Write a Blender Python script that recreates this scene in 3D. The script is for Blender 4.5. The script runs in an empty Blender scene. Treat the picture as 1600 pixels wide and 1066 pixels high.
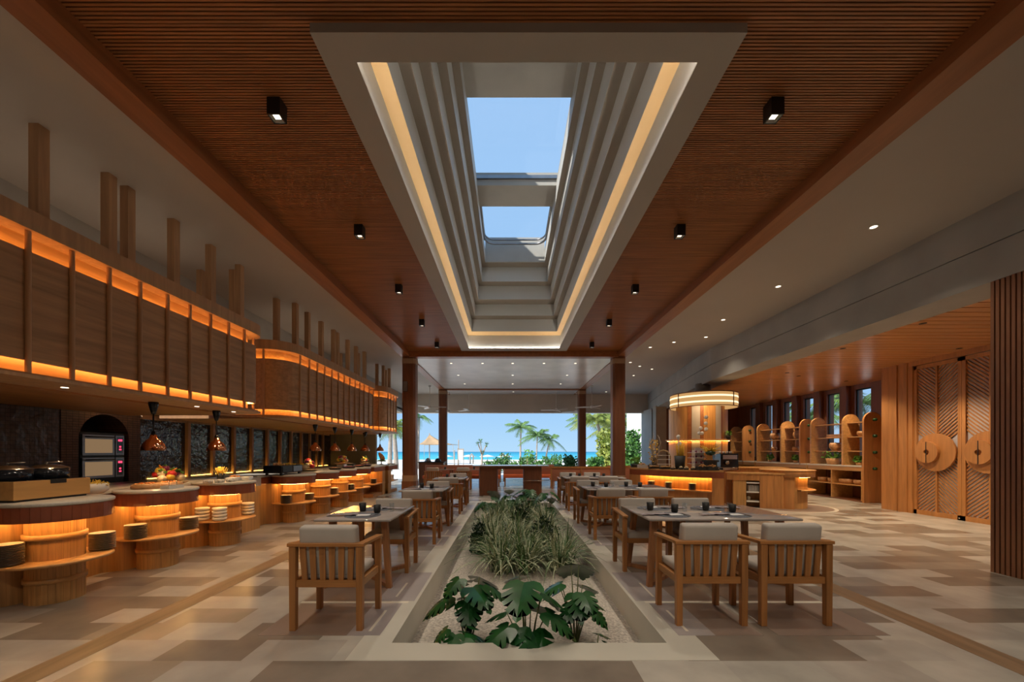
import bpy, bmesh, math, random
from math import pi, sin, cos, radians, atan2, hypot
from mathutils import Vector, Matrix

random.seed(7)
S = bpy.context.scene
C = S.collection

# ------------------------------------------------------------------ camera
F = 620.0            # focal length in pixels of the 1600 px wide frame
H = 1.45             # eye height
VX, VY = 796.0, 705.5
cd = bpy.data.cameras.new('camera'); cam = bpy.data.objects.new('camera', cd); C.objects.link(cam)
cam.location = (0, 0, H); cam.rotation_euler = (pi/2, 0, 0)
cd.sensor_width = 36; cd.sensor_fit = 'HORIZONTAL'; cd.lens = F/1600*36
cd.shift_x = (800-VX)/1600; cd.shift_y = (VY-533)/1600
cd.clip_start = 0.05; cd.clip_end = 3000
S.camera = cam

# ------------------------------------------------------------------ sky, sun, exposure
w = bpy.data.worlds.new('world'); S.world = w; w.use_nodes = True
nt = w.node_tree; nt.nodes.clear()
wo = nt.nodes.new('ShaderNodeOutputWorld'); bg = nt.nodes.new('ShaderNodeBackground')
tc = nt.nodes.new('ShaderNodeTexCoord'); sx = nt.nodes.new('ShaderNodeSeparateXYZ'); rp = nt.nodes.new('ShaderNodeValToRGB')
nt.links.new(tc.outputs['Generated'], sx.inputs[0]); nt.links.new(sx.outputs['Z'], rp.inputs[0])
nt.links.new(rp.outputs[0], bg.inputs[0]); nt.links.new(bg.outputs[0], wo.inputs[0])
e = rp.color_ramp.elements
e[0].position = 0.0; e[0].color = (0.47, 0.73, 0.98, 1)
e[1].position = 1.0; e[1].color = (0.38, 0.60, 0.95, 1)
k = e.new(0.12); k.color = (0.35, 0.62, 0.97, 1)
bg.inputs[1].default_value = 1.0
sd = bpy.data.lights.new('sun', 'SUN'); sun = bpy.data.objects.new('sun', sd); C.objects.link(sun)
sd.energy = 6.5; sd.angle = radians(0.6); sd.color = (1.0, 0.95, 0.86)
sun.rotation_euler = Vector((-0.62, -0.52, 0.62)).to_track_quat('Z', 'Y').to_euler()
S.view_settings.view_transform = 'Standard'; S.view_settings.look = 'None'
S.view_settings.exposure = 0.0; S.view_settings.gamma = 1.0; S.view_settings.use_curve_mapping = False

# ------------------------------------------------------------------ materials
def newmat(name):
    m = bpy.data.materials.new(name); m.use_nodes = True
    nt = m.node_tree; nt.nodes.clear()
    o = nt.nodes.new('ShaderNodeOutputMaterial'); b = nt.nodes.new('ShaderNodeBsdfPrincipled')
    nt.links.new(b.outputs[0], o.inputs[0])
    return m, nt, b
def c4(c): return (c[0], c[1], c[2], 1)
def mapped(nt, scale, space='Object'):
    t = nt.nodes.new('ShaderNodeTexCoord'); mp = nt.nodes.new('ShaderNodeMapping')
    mp.inputs['Scale'].default_value = scale
    nt.links.new(t.outputs[space], mp.inputs[0]); return mp
def noise_ramp(nt, vec, a, b, scale=5, detail=4, lo=0.3, hi=0.7, dist=0):
    n = nt.nodes.new('ShaderNodeTexNoise'); n.inputs['Scale'].default_value = scale
    n.inputs['Detail'].default_value = detail; n.inputs['Distortion'].default_value = dist
    nt.links.new(vec.outputs[0], n.inputs['Vector'])
    r = nt.nodes.new('ShaderNodeValToRGB'); r.color_ramp.elements[0].position = lo; r.color_ramp.elements[1].position = hi
    r.color_ramp.elements[0].color = c4(a); r.color_ramp.elements[1].color = c4(b)
    nt.links.new(n.outputs['Fac'], r.inputs[0]); return n, r
def bump(nt, b, src, strength, dist=0.01):
    bp = nt.nodes.new('ShaderNodeBump'); bp.inputs['Strength'].default_value = strength; bp.inputs['Distance'].default_value = dist
    nt.links.new(src, bp.inputs['Height']); nt.links.new(bp.outputs[0], b.inputs['Normal'])
def wood(name, col, axis='z', rough=0.45, contrast=0.35, fine=26, bmp=0.15):
    m, nt, b = newmat(name)
    s = {'x': (1.2, fine, fine), 'y': (fine, 1.2, fine), 'z': (fine, fine, 1.2)}[axis]
    mp = mapped(nt, s)
    d = tuple(v*(1-contrast) for v in col); l = tuple(min(1, v*(1+contrast*0.45)) for v in col)
    n, r = noise_ramp(nt, mp, d, l, 1.0, 6, 0.3, 0.68, 0.6)
    nt.links.new(r.outputs[0], b.inputs['Base Color']); b.inputs['Roughness'].default_value = rough
    bump(nt, b, n.outputs['Fac'], bmp, 0.004)
    return m
def plain(name, col, rough=0.6, var=0.08, scale=3, metal=0, bmp=0.0, spec=0.5, bscale=None, coat=0):
    m, nt, b = newmat(name)
    mp = mapped(nt, (1, 1, 1))
    n, r = noise_ramp(nt, mp, tuple(v*(1-var) for v in col), tuple(min(1, v*(1+var)) for v in col), scale, 5)
    nt.links.new(r.outputs[0], b.inputs['Base Color']); b.inputs['Roughness'].default_value = rough
    b.inputs['Metallic'].default_value = metal; b.inputs['Specular IOR Level'].default_value = spec
    b.inputs['Coat Weight'].default_value = coat
    if bmp:
        if bscale:
            n2 = nt.nodes.new('ShaderNodeTexNoise'); n2.inputs['Scale'].default_value = bscale; nt.links.new(mp.outputs[0], n2.inputs['Vector'])
            bump(nt, b, n2.outputs['Fac'], bmp, 0.004)
        else: bump(nt, b, n.outputs['Fac'], bmp, 0.01)
    return m
def emis(name, col, st):
    m = bpy.data.materials.new(name); m.use_nodes = True; nt = m.node_tree; nt.nodes.clear()
    o = nt.nodes.new('ShaderNodeOutputMaterial'); b = nt.nodes.new('ShaderNodeEmission')
    b.inputs[0].default_value = c4(col); b.inputs[1].default_value = st
    nt.links.new(b.outputs[0], o.inputs[0]); return m
def glass(name, tint=(0.98, 0.99, 0.99), gl=0.12):
    m = bpy.data.materials.new(name); m.use_nodes = True; nt = m.node_tree; nt.nodes.clear()
    o = nt.nodes.new('ShaderNodeOutputMaterial'); t = nt.nodes.new('ShaderNodeBsdfTransparent'); g = nt.nodes.new('ShaderNodeBsdfGlossy')
    mx = nt.nodes.new('ShaderNodeMixShader'); t.inputs[0].default_value = c4(tint); g.inputs['Roughness'].default_value = 0.02
    fr = nt.nodes.new('ShaderNodeLayerWeight'); fr.inputs[0].default_value = 0.25
    ml = nt.nodes.new('ShaderNodeMath'); ml.operation = 'MULTIPLY'; ml.inputs[1].default_value = gl*2
    nt.links.new(fr.outputs[0], ml.inputs[0]); nt.links.new(ml.outputs[0], mx.inputs[0])
    nt.links.new(t.outputs[0], mx.inputs[1]); nt.links.new(g.outputs[0], mx.inputs[2]); nt.links.new(mx.outputs[0], o.inputs[0])
    return m
def leafmat(name, a, b_, rough=0.35, scale=8, trans=0.0):
    m, nt, b = newmat(name)
    mp = mapped(nt, (1, 1, 1)); n, r = noise_ramp(nt, mp, a, b_, scale, 3)
    nt.links.new(r.outputs[0], b.inputs['Base Color']); b.inputs['Roughness'].default_value = rough
    return m

M = {}
M['chair_wood'] = wood('oiled teak', (0.42, 0.175, 0.05), 'z', 0.38, 0.3)
M['chair_wood_x'] = wood('oiled teak rail', (0.43, 0.18, 0.05), 'x', 0.38, 0.3)
M['chair_wood_y'] = wood('oiled teak arm', (0.45, 0.20, 0.06), 'y', 0.36, 0.3)
M['table_wood'] = wood('brown table wood', (0.38, 0.16, 0.06), 'z', 0.4, 0.3)
M['cushion'] = plain('cream upholstery', (0.50, 0.455, 0.405), 0.8, 0.04, 6, bmp=0.05, bscale=260)
M['slat'] = wood('reddish ceiling slats', (0.42, 0.165, 0.055), 'x', 0.42, 0.35, 34, 0.05)
M['slat_bed'] = plain('dark slat backing', (0.05, 0.02, 0.01), 0.9)
M['beam'] = wood('reddish brown beam', (0.34, 0.125, 0.045), 'y', 0.4, 0.2, 12, 0.05)
M['column'] = wood('brown column veneer', (0.19, 0.07, 0.032), 'z', 0.45, 0.2, 12, 0.05)
M['column_band'] = plain('tan column collar', (0.40, 0.27, 0.17), 0.6)
M['plaster'] = plain('warm grey plaster', (0.47, 0.42, 0.37), 0.65, 0.05, 0.6)
M['plaster_shiny'] = plain('satin lime plaster', (0.64, 0.60, 0.57), 0.28, 0.12, 1.4)
M['concrete'] = plain('board marked concrete', (0.37, 0.355, 0.325), 0.7, 0.12, 1.2, bmp=0.15)
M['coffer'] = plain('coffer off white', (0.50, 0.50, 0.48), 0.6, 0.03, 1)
M['coffer_soffit'] = plain('coffer shaded soffit', (0.28, 0.24, 0.20), 0.6, 0.03, 1)  # darker than the risers, shade of the undersides put into the colour
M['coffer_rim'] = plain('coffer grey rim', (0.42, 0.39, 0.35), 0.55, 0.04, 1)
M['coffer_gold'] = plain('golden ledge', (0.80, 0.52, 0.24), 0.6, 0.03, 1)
M['oak'] = wood('buffet oak', (0.55, 0.285, 0.095), 'z', 0.42, 0.3, 30)
M['oak_x'] = wood('shelf oak', (0.58, 0.31, 0.11), 'y', 0.38, 0.25, 16)
M['oak_dark'] = wood('soffit oak', (0.40, 0.19, 0.07), 'y', 0.5, 0.25, 12)
M['hood_panel'] = wood('brown oak panel', (0.47, 0.265, 0.13), 'y', 0.5, 0.28, 18)
M['hood_frame'] = wood('brown oak frame', (0.50, 0.29, 0.15), 'z', 0.5, 0.2, 18)
M['right_wood'] = wood('honey veneer', (0.50, 0.22, 0.07), 'z', 0.4, 0.22, 14)
M['right_plank'] = wood('honey ceiling plank', (0.62, 0.29, 0.11), 'x', 0.3, 0.22, 14, 0.05)
M['red_glaze'] = plain('oxblood glazed tile', (0.27, 0.075, 0.035), 0.25, 0.15, 5)
M['stone_top'] = plain('pale speckled worktop', (0.62, 0.58, 0.50), 0.3, 0.08, 60)
M['marble'] = plain('grey veined table stone', (0.46, 0.41, 0.38), 0.07, 0.22, 2.2, spec=0.7)
M['marble_edge'] = plain('table stone edge', (0.62, 0.57, 0.50), 0.4, 0.05, 8)
M['black'] = plain('matt black metal', (0.012, 0.012, 0.012), 0.45)
M['black_gloss'] = plain('black enamel', (0.01, 0.013, 0.02), 0.14)
M['steel'] = plain('brushed steel', (0.55, 0.53, 0.5), 0.25, 0.05, 8, metal=1)
M['dark_steel'] = plain('dark brushed steel', (0.28, 0.29, 0.31), 0.35, 0.08, 8, metal=0.9)
M['copper'] = plain('polished copper', (0.92, 0.42, 0.22), 0.13, 0.05, 6, metal=1)
M['white_glaze'] = plain('white porcelain', (0.78, 0.74, 0.68), 0.2, 0.03)
M['plate_rim'] = plain('dark rimmed stoneware', (0.10, 0.075, 0.055), 0.35)
M['cup'] = plain('charcoal stoneware cup', (0.022, 0.021, 0.020), 0.6, 0.2, 30, bmp=0.1)
M['mat'] = plain('grey woven placemat', (0.13, 0.14, 0.165), 0.85, 0.5, 90, bmp=0.4, bscale=200)
M['napkin'] = plain('mauve grey linen', (0.36, 0.31, 0.33), 0.9, 0.12, 20)
M['paper'] = plain('white menu card', (0.80, 0.80, 0.80), 0.6, 0.02)
M['white_paint'] = plain('white paint', (0.75, 0.73, 0.70), 0.5, 0.02)
M['sand'] = plain('pale gravel sand', (0.50, 0.45, 0.385), 0.95, 0.38, 42, bmp=0.8, bscale=90)
M['beach'] = plain('white beach sand', (0.80, 0.77, 0.72), 0.95, 0.04, 3)
M['warm_led'] = emis('warm LED', (1.0, 0.46, 0.12), 17)
M['under_led'] = emis('under counter LED', (1.0, 0.50, 0.13), 44)
M['cool_led'] = emis('cove LED', (1.0, 0.92, 0.80), 27)
M['lens'] = emis('downlight lens', (1.0, 0.86, 0.66), 3)
M['drum'] = emis('drum shade glow', (1.0, 0.55, 0.2), 0.62)
M['drum_tube'] = emis('drum tube glow', (1.0, 0.82, 0.50), 1.6)
M['heat_bulb'] = emis('heat lamp bulb', (1.0, 0.75, 0.4), 12)
M['red_digit'] = emis('red display', (1.0, 0.05, 0.12), 2)
M['glass'] = glass('clear pane', gl=0.08)
M['skyglass'] = glass('skylight glass', gl=0.02)
M['oven_added_glow'] = emis('oven window with added glow', (0.80, 0.50, 0.26), 0.30)  # glow added to the window glass in place of reflected lamp light
M['clear'] = glass('drinking glass', (0.93, 0.95, 0.96), 0.16)
M['frost'] = plain('milky acrylic', (0.50, 0.46, 0.50), 0.5)
M['orange_fabric'] = plain('orange cushion', (0.68, 0.14, 0.04), 0.8)
M['sofa'] = plain('terracotta leather', (0.42, 0.16, 0.09), 0.5)
M['teal'] = plain('teal cushion', (0.08, 0.16, 0.2), 0.8)
M['monstera'] = leafmat('monstera leaf', (0.006, 0.045, 0.012), (0.018, 0.105, 0.02), 0.3)
M['stem'] = leafmat('plant stem', (0.07, 0.09, 0.02), (0.13, 0.16, 0.05))
M['grass'] = leafmat('variegated blade', (0.10, 0.17, 0.06), (0.62, 0.63, 0.44), 0.5, 60)
M['blade_green'] = leafmat('green blade', (0.03, 0.09, 0.02), (0.10, 0.18, 0.05), 0.5, 20)
M['fern'] = leafmat('silver green foliage', (0.09, 0.16, 0.08), (0.30, 0.38, 0.24), 0.5, 30)
M['bush'] = leafmat('dark glossy foliage', (0.006, 0.022, 0.01), (0.02, 0.06, 0.02), 0.35, 20)
M['green'] = leafmat('fresh green', (0.06, 0.20, 0.02), (0.18, 0.42, 0.05), 0.5)
M['palm'] = leafmat('palm frond', (0.05, 0.13, 0.03), (0.16, 0.27, 0.06), 0.5, 2)
M['palm_sunlit'] = leafmat('sunlit palm frond', (0.09, 0.16, 0.02), (0.28, 0.30, 0.05), 0.5, 2)  # yellower copy of the palm green, sunlight put into the colour
M['hedge'] = leafmat('hedge leaves', (0.03, 0.10, 0.02), (0.10, 0.24, 0.04), 0.5, 3)
M['trunk'] = plain('grey palm bark', (0.35, 0.29, 0.24), 0.9, 0.2, 5)
M['peg'] = plain('dark green peg', (0.015, 0.07, 0.02), 0.4)
M['wood_bowl'] = wood('turned wood', (0.60, 0.32, 0.14), 'x', 0.4, 0.4, 12)
M['basket'] = plain('wicker', (0.42, 0.30, 0.16), 0.8, 0.35, 60)
M['bread'] = plain('crusty bread', (0.50, 0.26, 0.09), 0.7, 0.35, 20)
M['yellow'] = plain('yellow chips', (0.80, 0.52, 0.06), 0.6, 0.2, 20)
M['red'] = plain('red vegetable', (0.55, 0.02, 0.02), 0.3)
M['orange'] = plain('orange vegetable', (0.80, 0.26, 0.03), 0.4)
M['cream'] = plain('pale vegetable', (0.75, 0.62, 0.40), 0.5)
M['purple'] = plain('purple vegetable', (0.22, 0.02, 0.07), 0.35)
M['sail'] = plain('tan sail cloth', (0.42, 0.28, 0.16), 0.8)
M['trellis'] = plain('grey shelf edge', (0.45, 0.42, 0.40), 0.6)

# world-space floor: running stone tiles in four tones
def floor_material():
    m, nt, b = newmat('stone tile floor')
    g = nt.nodes.new('ShaderNodeNewGeometry'); sp = nt.nodes.new('ShaderNodeSeparateXYZ'); nt.links.new(g.outputs['Position'], sp.inputs[0])
    def mth(op, a, b2=None, c=None):
        n = nt.nodes.new('ShaderNodeMath'); n.operation = op
        for i, v in enumerate((a, b2, c)):
            if v is None: continue
            if isinstance(v, (int, float)): n.inputs[i].default_value = v
            else: nt.links.new(v, n.inputs[i])
        return n.outputs[0]
    row = mth('FLOOR', mth('DIVIDE', mth('SUBTRACT', sp.outputs['Y'], 2.745), 0.305))
    off = mth('MULTIPLY', mth('MODULO', mth('MULTIPLY', row, 1.0), 4.0), 0.365)
    xs = mth('ADD', mth('DIVIDE', sp.outputs['X'], 0.62), off)
    col = mth('FLOOR', xs)
    cb = nt.nodes.new('ShaderNodeCombineXYZ'); nt.links.new(row, cb.inputs[0]); nt.links.new(col, cb.inputs[1])
    wn = nt.nodes.new('ShaderNodeTexWhiteNoise'); wn.noise_dimensions = '2D'; nt.links.new(cb.outputs[0], wn.inputs['Vector'])
    r = nt.nodes.new('ShaderNodeValToRGB'); r.color_ramp.interpolation = 'CONSTANT'
    el = r.color_ramp.elements; el[0].position = 0; el[0].color = (0.48, 0.445, 0.385, 1); el[1].position = 0.34; el[1].color = (0.24, 0.20, 0.16, 1)
    for p, c in ((0.56, (0.42, 0.385, 0.335, 1)), (0.76, (0.31, 0.265, 0.215, 1)), (0.9, (0.44, 0.41, 0.36, 1))):
        q = el.new(p); q.color = c
    nt.links.new(wn.outputs['Value'], r.inputs[0])
    n = nt.nodes.new('ShaderNodeTexNoise'); n.inputs['Scale'].default_value = 2.5; n.inputs['Detail'].default_value = 8; nt.links.new(g.outputs['Position'], n.inputs['Vector'])
    r2 = nt.nodes.new('ShaderNodeValToRGB'); r2.color_ramp.elements[0].color = (0.80, 0.80, 0.80, 1); r2.color_ramp.elements[1].color = (1.12, 1.12, 1.12, 1)
    r2.color_ramp.elements[0].position = 0.3; r2.color_ramp.elements[1].position = 0.7
    nt.links.new(n.outputs['Fac'], r2.inputs[0])
    mx = nt.nodes.new('ShaderNodeMix'); mx.data_type = 'RGBA'; mx.blend_type = 'MULTIPLY'; mx.inputs[0].default_value = 1
    nt.links.new(r.outputs[0], mx.inputs[6]); nt.links.new(r2.outputs[0], mx.inputs[7])
    nt.links.new(mx.outputs[2], b.inputs['Base Color'])
    b.inputs['Roughness'].default_value = 0.26
    return m
M['floor'] = floor_material()
M['inlay_wood'] = wood('inlaid oak strip', (0.28, 0.18, 0.105), 'y', 0.4, 0.3, 14)
M['border'] = plain('pale planter coping', (0.55, 0.52, 0.44), 0.45, 0.06, 2)
M['taupe'] = plain('taupe floor area', (0.25, 0.185, 0.15), 0.38, 0.12, 3)
M['lilac'] = plain('grey floor area', (0.38, 0.34, 0.33), 0.38, 0.08, 3)
M['pale_line'] = plain('cream floor line', (0.72, 0.66, 0.54), 0.5, 0.03)

# small dark wall tiles
def tiles_material(name, a, b_, bw, bh, rough=0.25, mortar=(0.02, 0.016, 0.014), ax='YZ'):
    m, nt, b = newmat(name)
    g = nt.nodes.new('ShaderNodeNewGeometry'); sp = nt.nodes.new('ShaderNodeSeparateXYZ'); nt.links.new(g.outputs['Position'], sp.inputs[0])
    cb = nt.nodes.new('ShaderNodeCombineXYZ'); nt.links.new(sp.outputs[ax[0]], cb.inputs[0]); nt.links.new(sp.outputs[ax[1]], cb.inputs[1])
    br = nt.nodes.new('ShaderNodeTexBrick'); br.offset = 0.0
    br.inputs['Color1'].default_value = c4(a); br.inputs['Color2'].default_value = c4(b_); br.inputs['Mortar'].default_value = c4(mortar)
    br.inputs['Scale'].default_value = 1; br.inputs['Brick Width'].default_value = bw; br.inputs['Row Height'].default_value = bh
    br.inputs['Mortar Size'].default_value = 0.003
    nt.links.new(cb.outputs[0], br.inputs['Vector']); nt.links.new(br.outputs['Color'], b.inputs['Base Color'])
    b.inputs['Roughness'].default_value = rough
    n = nt.nodes.new('ShaderNodeTexNoise'); n.inputs['Scale'].default_value = 9; nt.links.new(g.outputs['Position'], n.inputs['Vector'])
    bump(nt, b, n.outputs['Fac'], 0.5, 0.03)
    return m
M['dark_tile'] = tiles_material('dark brown square tiles', (0.055, 0.036, 0.030), (0.10, 0.062, 0.048), 0.055, 0.055, 0.3)
M['blue_tile'] = tiles_material('glossy dark slate tiles', (0.045, 0.045, 0.05), (0.085, 0.075, 0.07), 0.03, 0.09, 0.13)
M['arch_brick'] = tiles_material('brown brick surround', (0.16, 0.085, 0.055), (0.11, 0.06, 0.04), 0.09, 0.04, 0.6)

# ------------------------------------------------------------------ mesh builder
class MB:
    def __init__(s): s.v = []; s.f = []; s.sm = []
    def add(s, vs, fs, smooth=False, mat=None):
        o = len(s.v)
        if mat is not None: vs = [mat @ Vector(p) for p in vs]
        s.v += [tuple(p) for p in vs]; s.f += [tuple(i+o for i in f) for f in fs]; s.sm += [smooth]*len(fs); return s
    def box(s, x0, x1, y0, y1, z0, z1, mat=None):
        return s.add([(x0,y0,z0),(x1,y0,z0),(x1,y1,z0),(x0,y1,z0),(x0,y0,z1),(x1,y0,z1),(x1,y1,z1),(x0,y1,z1)],
                     [(0,3,2,1),(4,5,6,7),(0,1,5,4),(1,2,6,5),(2,3,7,6),(3,0,4,7)], False, mat)
    def bar(s, p, q, wx, wy, wx2=None, wy2=None):   # square bar between points with level ends
        wx2 = wx2 or wx; wy2 = wy2 or wy
        (a,b,c),(d,e_,f) = p, q
        return s.add([(a-wx/2,b-wy/2,c),(a+wx/2,b-wy/2,c),(a+wx/2,b+wy/2,c),(a-wx/2,b+wy/2,c),
                      (d-wx2/2,e_-wy2/2,f),(d+wx2/2,e_-wy2/2,f),(d+wx2/2,e_+wy2/2,f),(d-wx2/2,e_+wy2/2,f)],
                     [(0,3,2,1),(4,5,6,7),(0,1,5,4),(1,2,6,5),(2,3,7,6),(3,0,4,7)])
    def beam(s, p, q, w_, h_):                       # bar between two points, w horizontal, h other
        p = Vector(p); q = Vector(q); d = (q-p); L = d.length; d.normalize()
        up = Vector((0,0,1)) if abs(d.z) < 0.95 else Vector((0,1,0))
        r = d.cross(up).normalized(); u = r.cross(d).normalized()
        vs = []
        for c in (p, q):
            for a, b in ((-1,-1),(1,-1),(1,1),(-1,1)): vs.append(c + r*a*w_/2 + u*b*h_/2)
        return s.add(vs, [(0,3,2,1),(4,5,6,7),(0,1,5,4),(1,2,6,5),(2,3,7,6),(3,0,4,7)])
    def lathe(s, prof, n=32, c=(0,0,0), smooth=True, a0=0, a1=2*pi, mat=None):
        full = abs(a1-a0-2*pi) < 1e-6; m_ = n if full else n+1
        vs = []; fs = []
        for i in range(m_):
            a = a0+(a1-a0)*i/n
            for (r, z) in prof: vs.append((c[0]+r*cos(a), c[1]+r*sin(a), c[2]+z))
        k = len(prof)
        for i in range(n):
            j = (i+1) % m_
            for t in range(k-1):
                if prof[t][0] < 1e-6 and prof[t+1][0] < 1e-6: continue
                fs.append((i*k+t, j*k+t, j*k+t+1, i*k+t+1))
        return s.add(vs, fs, smooth, mat)
    def tube(s, pts, rad, n=8, cap=True):
        pts = [Vector(p) for p in pts]; R_ = rad if isinstance(rad, (list, tuple)) else [rad]*len(pts)
        vs = []; fs = []
        u = None
        for i, p in enumerate(pts):
            d = (pts[min(i+1, len(pts)-1)]-pts[max(i-1, 0)]).normalized()
            if u is None: u = (Vector((0,0,1)) if abs(d.z) < 0.9 else Vector((1,0,0))).cross(d).normalized()
            u = (u - d*u.dot(d)).normalized(); v = d.cross(u)
            for j in range(n):
                a = 2*pi*j/n; vs.append(p+u*cos(a)*R_[i]+v*sin(a)*R_[i])
        for i in range(len(pts)-1):
            for j in range(n):
                k = (j+1) % n; fs.append((i*n+j, i*n+k, (i+1)*n+k, (i+1)*n+j))
        if cap: fs.append(tuple(range(n-1, -1, -1))); fs.append(tuple((len(pts)-1)*n+j for j in range(n)))
        return s.add(vs, fs, True)
    def prism(s, poly, z0, z1, mat=None, smooth=False):
        n = len(poly); vs = [(x,y,z0) for x,y in poly]+[(x,y,z1) for x,y in poly]
        fs = [tuple(range(n-1,-1,-1)), tuple(range(n,2*n))]
        s.add(vs, fs, False, mat); o = len(s.v)-2*n
        for i in range(n):
            j = (i+1) % n; s.f.append((o+i,o+j,o+n+j,o+n+i)); s.sm.append(smooth)
        return s
    def ball(s, c, r, n=14, squash=(1,1,1), mat=None):
        prof = [(r*sin(pi*i/(n//2))+ (0 if 0<i<n//2 else 0), -r*cos(pi*i/(n//2))) for i in range(n//2+1)]
        m_ = Matrix.Translation(c) @ Matrix.Diagonal((*squash,1))
        if mat is not None: m_ = mat @ m_
        return s.lathe(prof, n, (0,0,0), True, mat=m_)
    def cushion(s, x0, x1, y0, y1, z0, z1, r=0.03, n=3, mat=None):   # rounded box
        cx_, cy_, cz_ = (x0+x1)/2, (y0+y1)/2, (z0+z1)/2; hx, hy, hz = (x1-x0)/2, (y1-y0)/2, (z1-z0)/2
        r = min(r, hx, hy, hz)
        bm = bmesh.new(); bmesh.ops.create_cube(bm, size=2)
        for v in bm.verts: v.co = Vector((v.co.x*hx, v.co.y*hy, v.co.z*hz))
        bmesh.ops.bevel(bm, geom=bm.edges[:], offset=r, segments=n, affect='EDGES', profile=0.5)
        vs = [(v.co.x+cx_, v.co.y+cy_, v.co.z+cz_) for v in bm.verts]; bm.verts.index_update()
        fs = [tuple(v.index for v in f.verts) for f in bm.faces]; bm.free()
        return s.add(vs, fs, True, mat)
    def build(s, name, m, parent=None, bevel=0, loc=None):
        me = bpy.data.meshes.new(name); me.from_pydata(s.v, [], s.f)
        for p, q in zip(me.polygons, s.sm): p.use_smooth = q
        bm = bmesh.new(); bm.from_mesh(me); bmesh.ops.recalc_face_normals(bm, faces=bm.faces); bm.to_mesh(me); bm.free()
        for q in (m if isinstance(m, (list, tuple)) else [m]): me.materials.append(q)
        o = bpy.data.objects.new(name, me); C.objects.link(o)
        if parent is not None: o.parent = parent
        if loc: o.location = loc
        if bevel:
            b = o.modifiers.new('bevel', 'BEVEL'); b.width = bevel; b.segments = 2; b.limit_method = 'ANGLE'
        return o

def tag(o, label, cat, group=None, kind=None):
    o['label'] = label; o['category'] = cat
    if group: o['group'] = group
    if kind: o['kind'] = kind
    return o
def thing(name, label, cat, loc=(0,0,0), rz=0, group=None):
    o = bpy.data.objects.new(name, None); C.objects.link(o); o.location = loc; o.rotation_euler = (0,0,rz); o.empty_display_size = 0.1
    return tag(o, label, cat, group)
def struct(o, kind='structure'): o['kind'] = kind; return o
def dup(root, loc, rz=0, label=None, group=None, scale=None):
    def cp(o, par):
        c = o.copy(); C.objects.link(c)
        if par is not None: c.parent = par
        for ch in list(o.children): cp(ch, c)
        return c
    r = cp(root, None); r.location = loc; r.rotation_euler = (0,0,rz)
    if scale: r.scale = (scale,)*3
    if label: r['label'] = label
    if group: r['group'] = group
    return r
def spot(name, loc, power, size=1.4, col=(1, 0.78, 0.52), rad=0.04, aim=None, blend=0.6, parent=None):
    d = bpy.data.lights.new(name, 'SPOT'); d.energy = power; d.spot_size = size; d.spot_blend = blend; d.color = col; d.shadow_soft_size = rad
    o = bpy.data.objects.new(name, d); C.objects.link(o); o.location = loc
    if aim is not None: o.rotation_euler = (Vector(loc)-Vector(aim)).to_track_quat('Z','Y').to_euler()
    if parent is not None: o.parent = parent
    return o
def P(px, py, Y): return Vector(((px-VX)/F*Y, Y, H+(VY-py)/F*Y))
def PZ(px, py, z):
    Y = F*(H-z)/(py-VY); return Vector(((px-VX)/F*Y, Y, z))
ordinal = ['first', 'second', 'third', 'fourth', 'fifth', 'sixth', 'seventh', 'eighth', 'ninth', 'tenth', 'eleventh', 'twelfth', 'thirteenth', 'fourteenth']
# ================================================================== SETTING
X0 = 0.14            # the room's axis
# ---- floor with the sunken planter
PX0, PX1, PY0, PY1, PZs = -0.89, 1.19, 3.0, 11.2, -0.28
m = MB()
for a in ((-8, PX0-0.25, -4, 20.9), (PX1+0.27, 12.5, -4, 20.9), (PX0-0.25, PX1+0.27, -4, PY0-0.25), (PX0-0.25, PX1+0.27, PY1+0.35, 20.9)):
    m.box(a[0], a[1], a[2], a[3], -0.35, 0)
floor = struct(m.build('floor', M['floor']))
m = MB()
m.box(PX0-0.25, PX0, PY0-0.25, PY1+0.35, -0.35, 0.002).box(PX1, PX1+0.27, PY0-0.25, PY1+0.35, -0.35, 0.002)
m.box(PX0, PX1, PY0-0.25, PY0, -0.35, 0.002).box(PX0, PX1, PY1, PY1+0.35, -0.35, 0.002)
struct(m.build('trim_1', M['border']))
m = MB().box(-3.2, -2.98, -4, 20.9, -0.01, 0.0015).box(3.32, 3.55, -4, 20.9, -0.01, 0.0015)
struct(m.build('trim_2', M['inlay_wood']))
# flat areas of darker and paler tone under the seats and across the coping
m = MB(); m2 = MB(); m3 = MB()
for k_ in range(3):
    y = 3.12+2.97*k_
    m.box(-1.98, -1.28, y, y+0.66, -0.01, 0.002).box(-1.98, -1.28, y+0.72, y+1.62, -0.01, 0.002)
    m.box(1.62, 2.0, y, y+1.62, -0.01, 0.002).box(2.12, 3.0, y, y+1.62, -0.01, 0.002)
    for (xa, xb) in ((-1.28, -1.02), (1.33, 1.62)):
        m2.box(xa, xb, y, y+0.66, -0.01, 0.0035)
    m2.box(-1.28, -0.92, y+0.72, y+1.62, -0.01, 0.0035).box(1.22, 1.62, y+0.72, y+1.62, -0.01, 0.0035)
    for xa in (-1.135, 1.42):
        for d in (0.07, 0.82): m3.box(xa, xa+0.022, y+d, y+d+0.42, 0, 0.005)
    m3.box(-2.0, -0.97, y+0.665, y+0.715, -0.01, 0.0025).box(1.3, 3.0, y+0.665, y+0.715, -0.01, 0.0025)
struct(m.build('trim_3', M['taupe'])); struct(m2.build('trim_4', M['lilac'])); struct(m3.build('trim_5', M['pale_line']))

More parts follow.
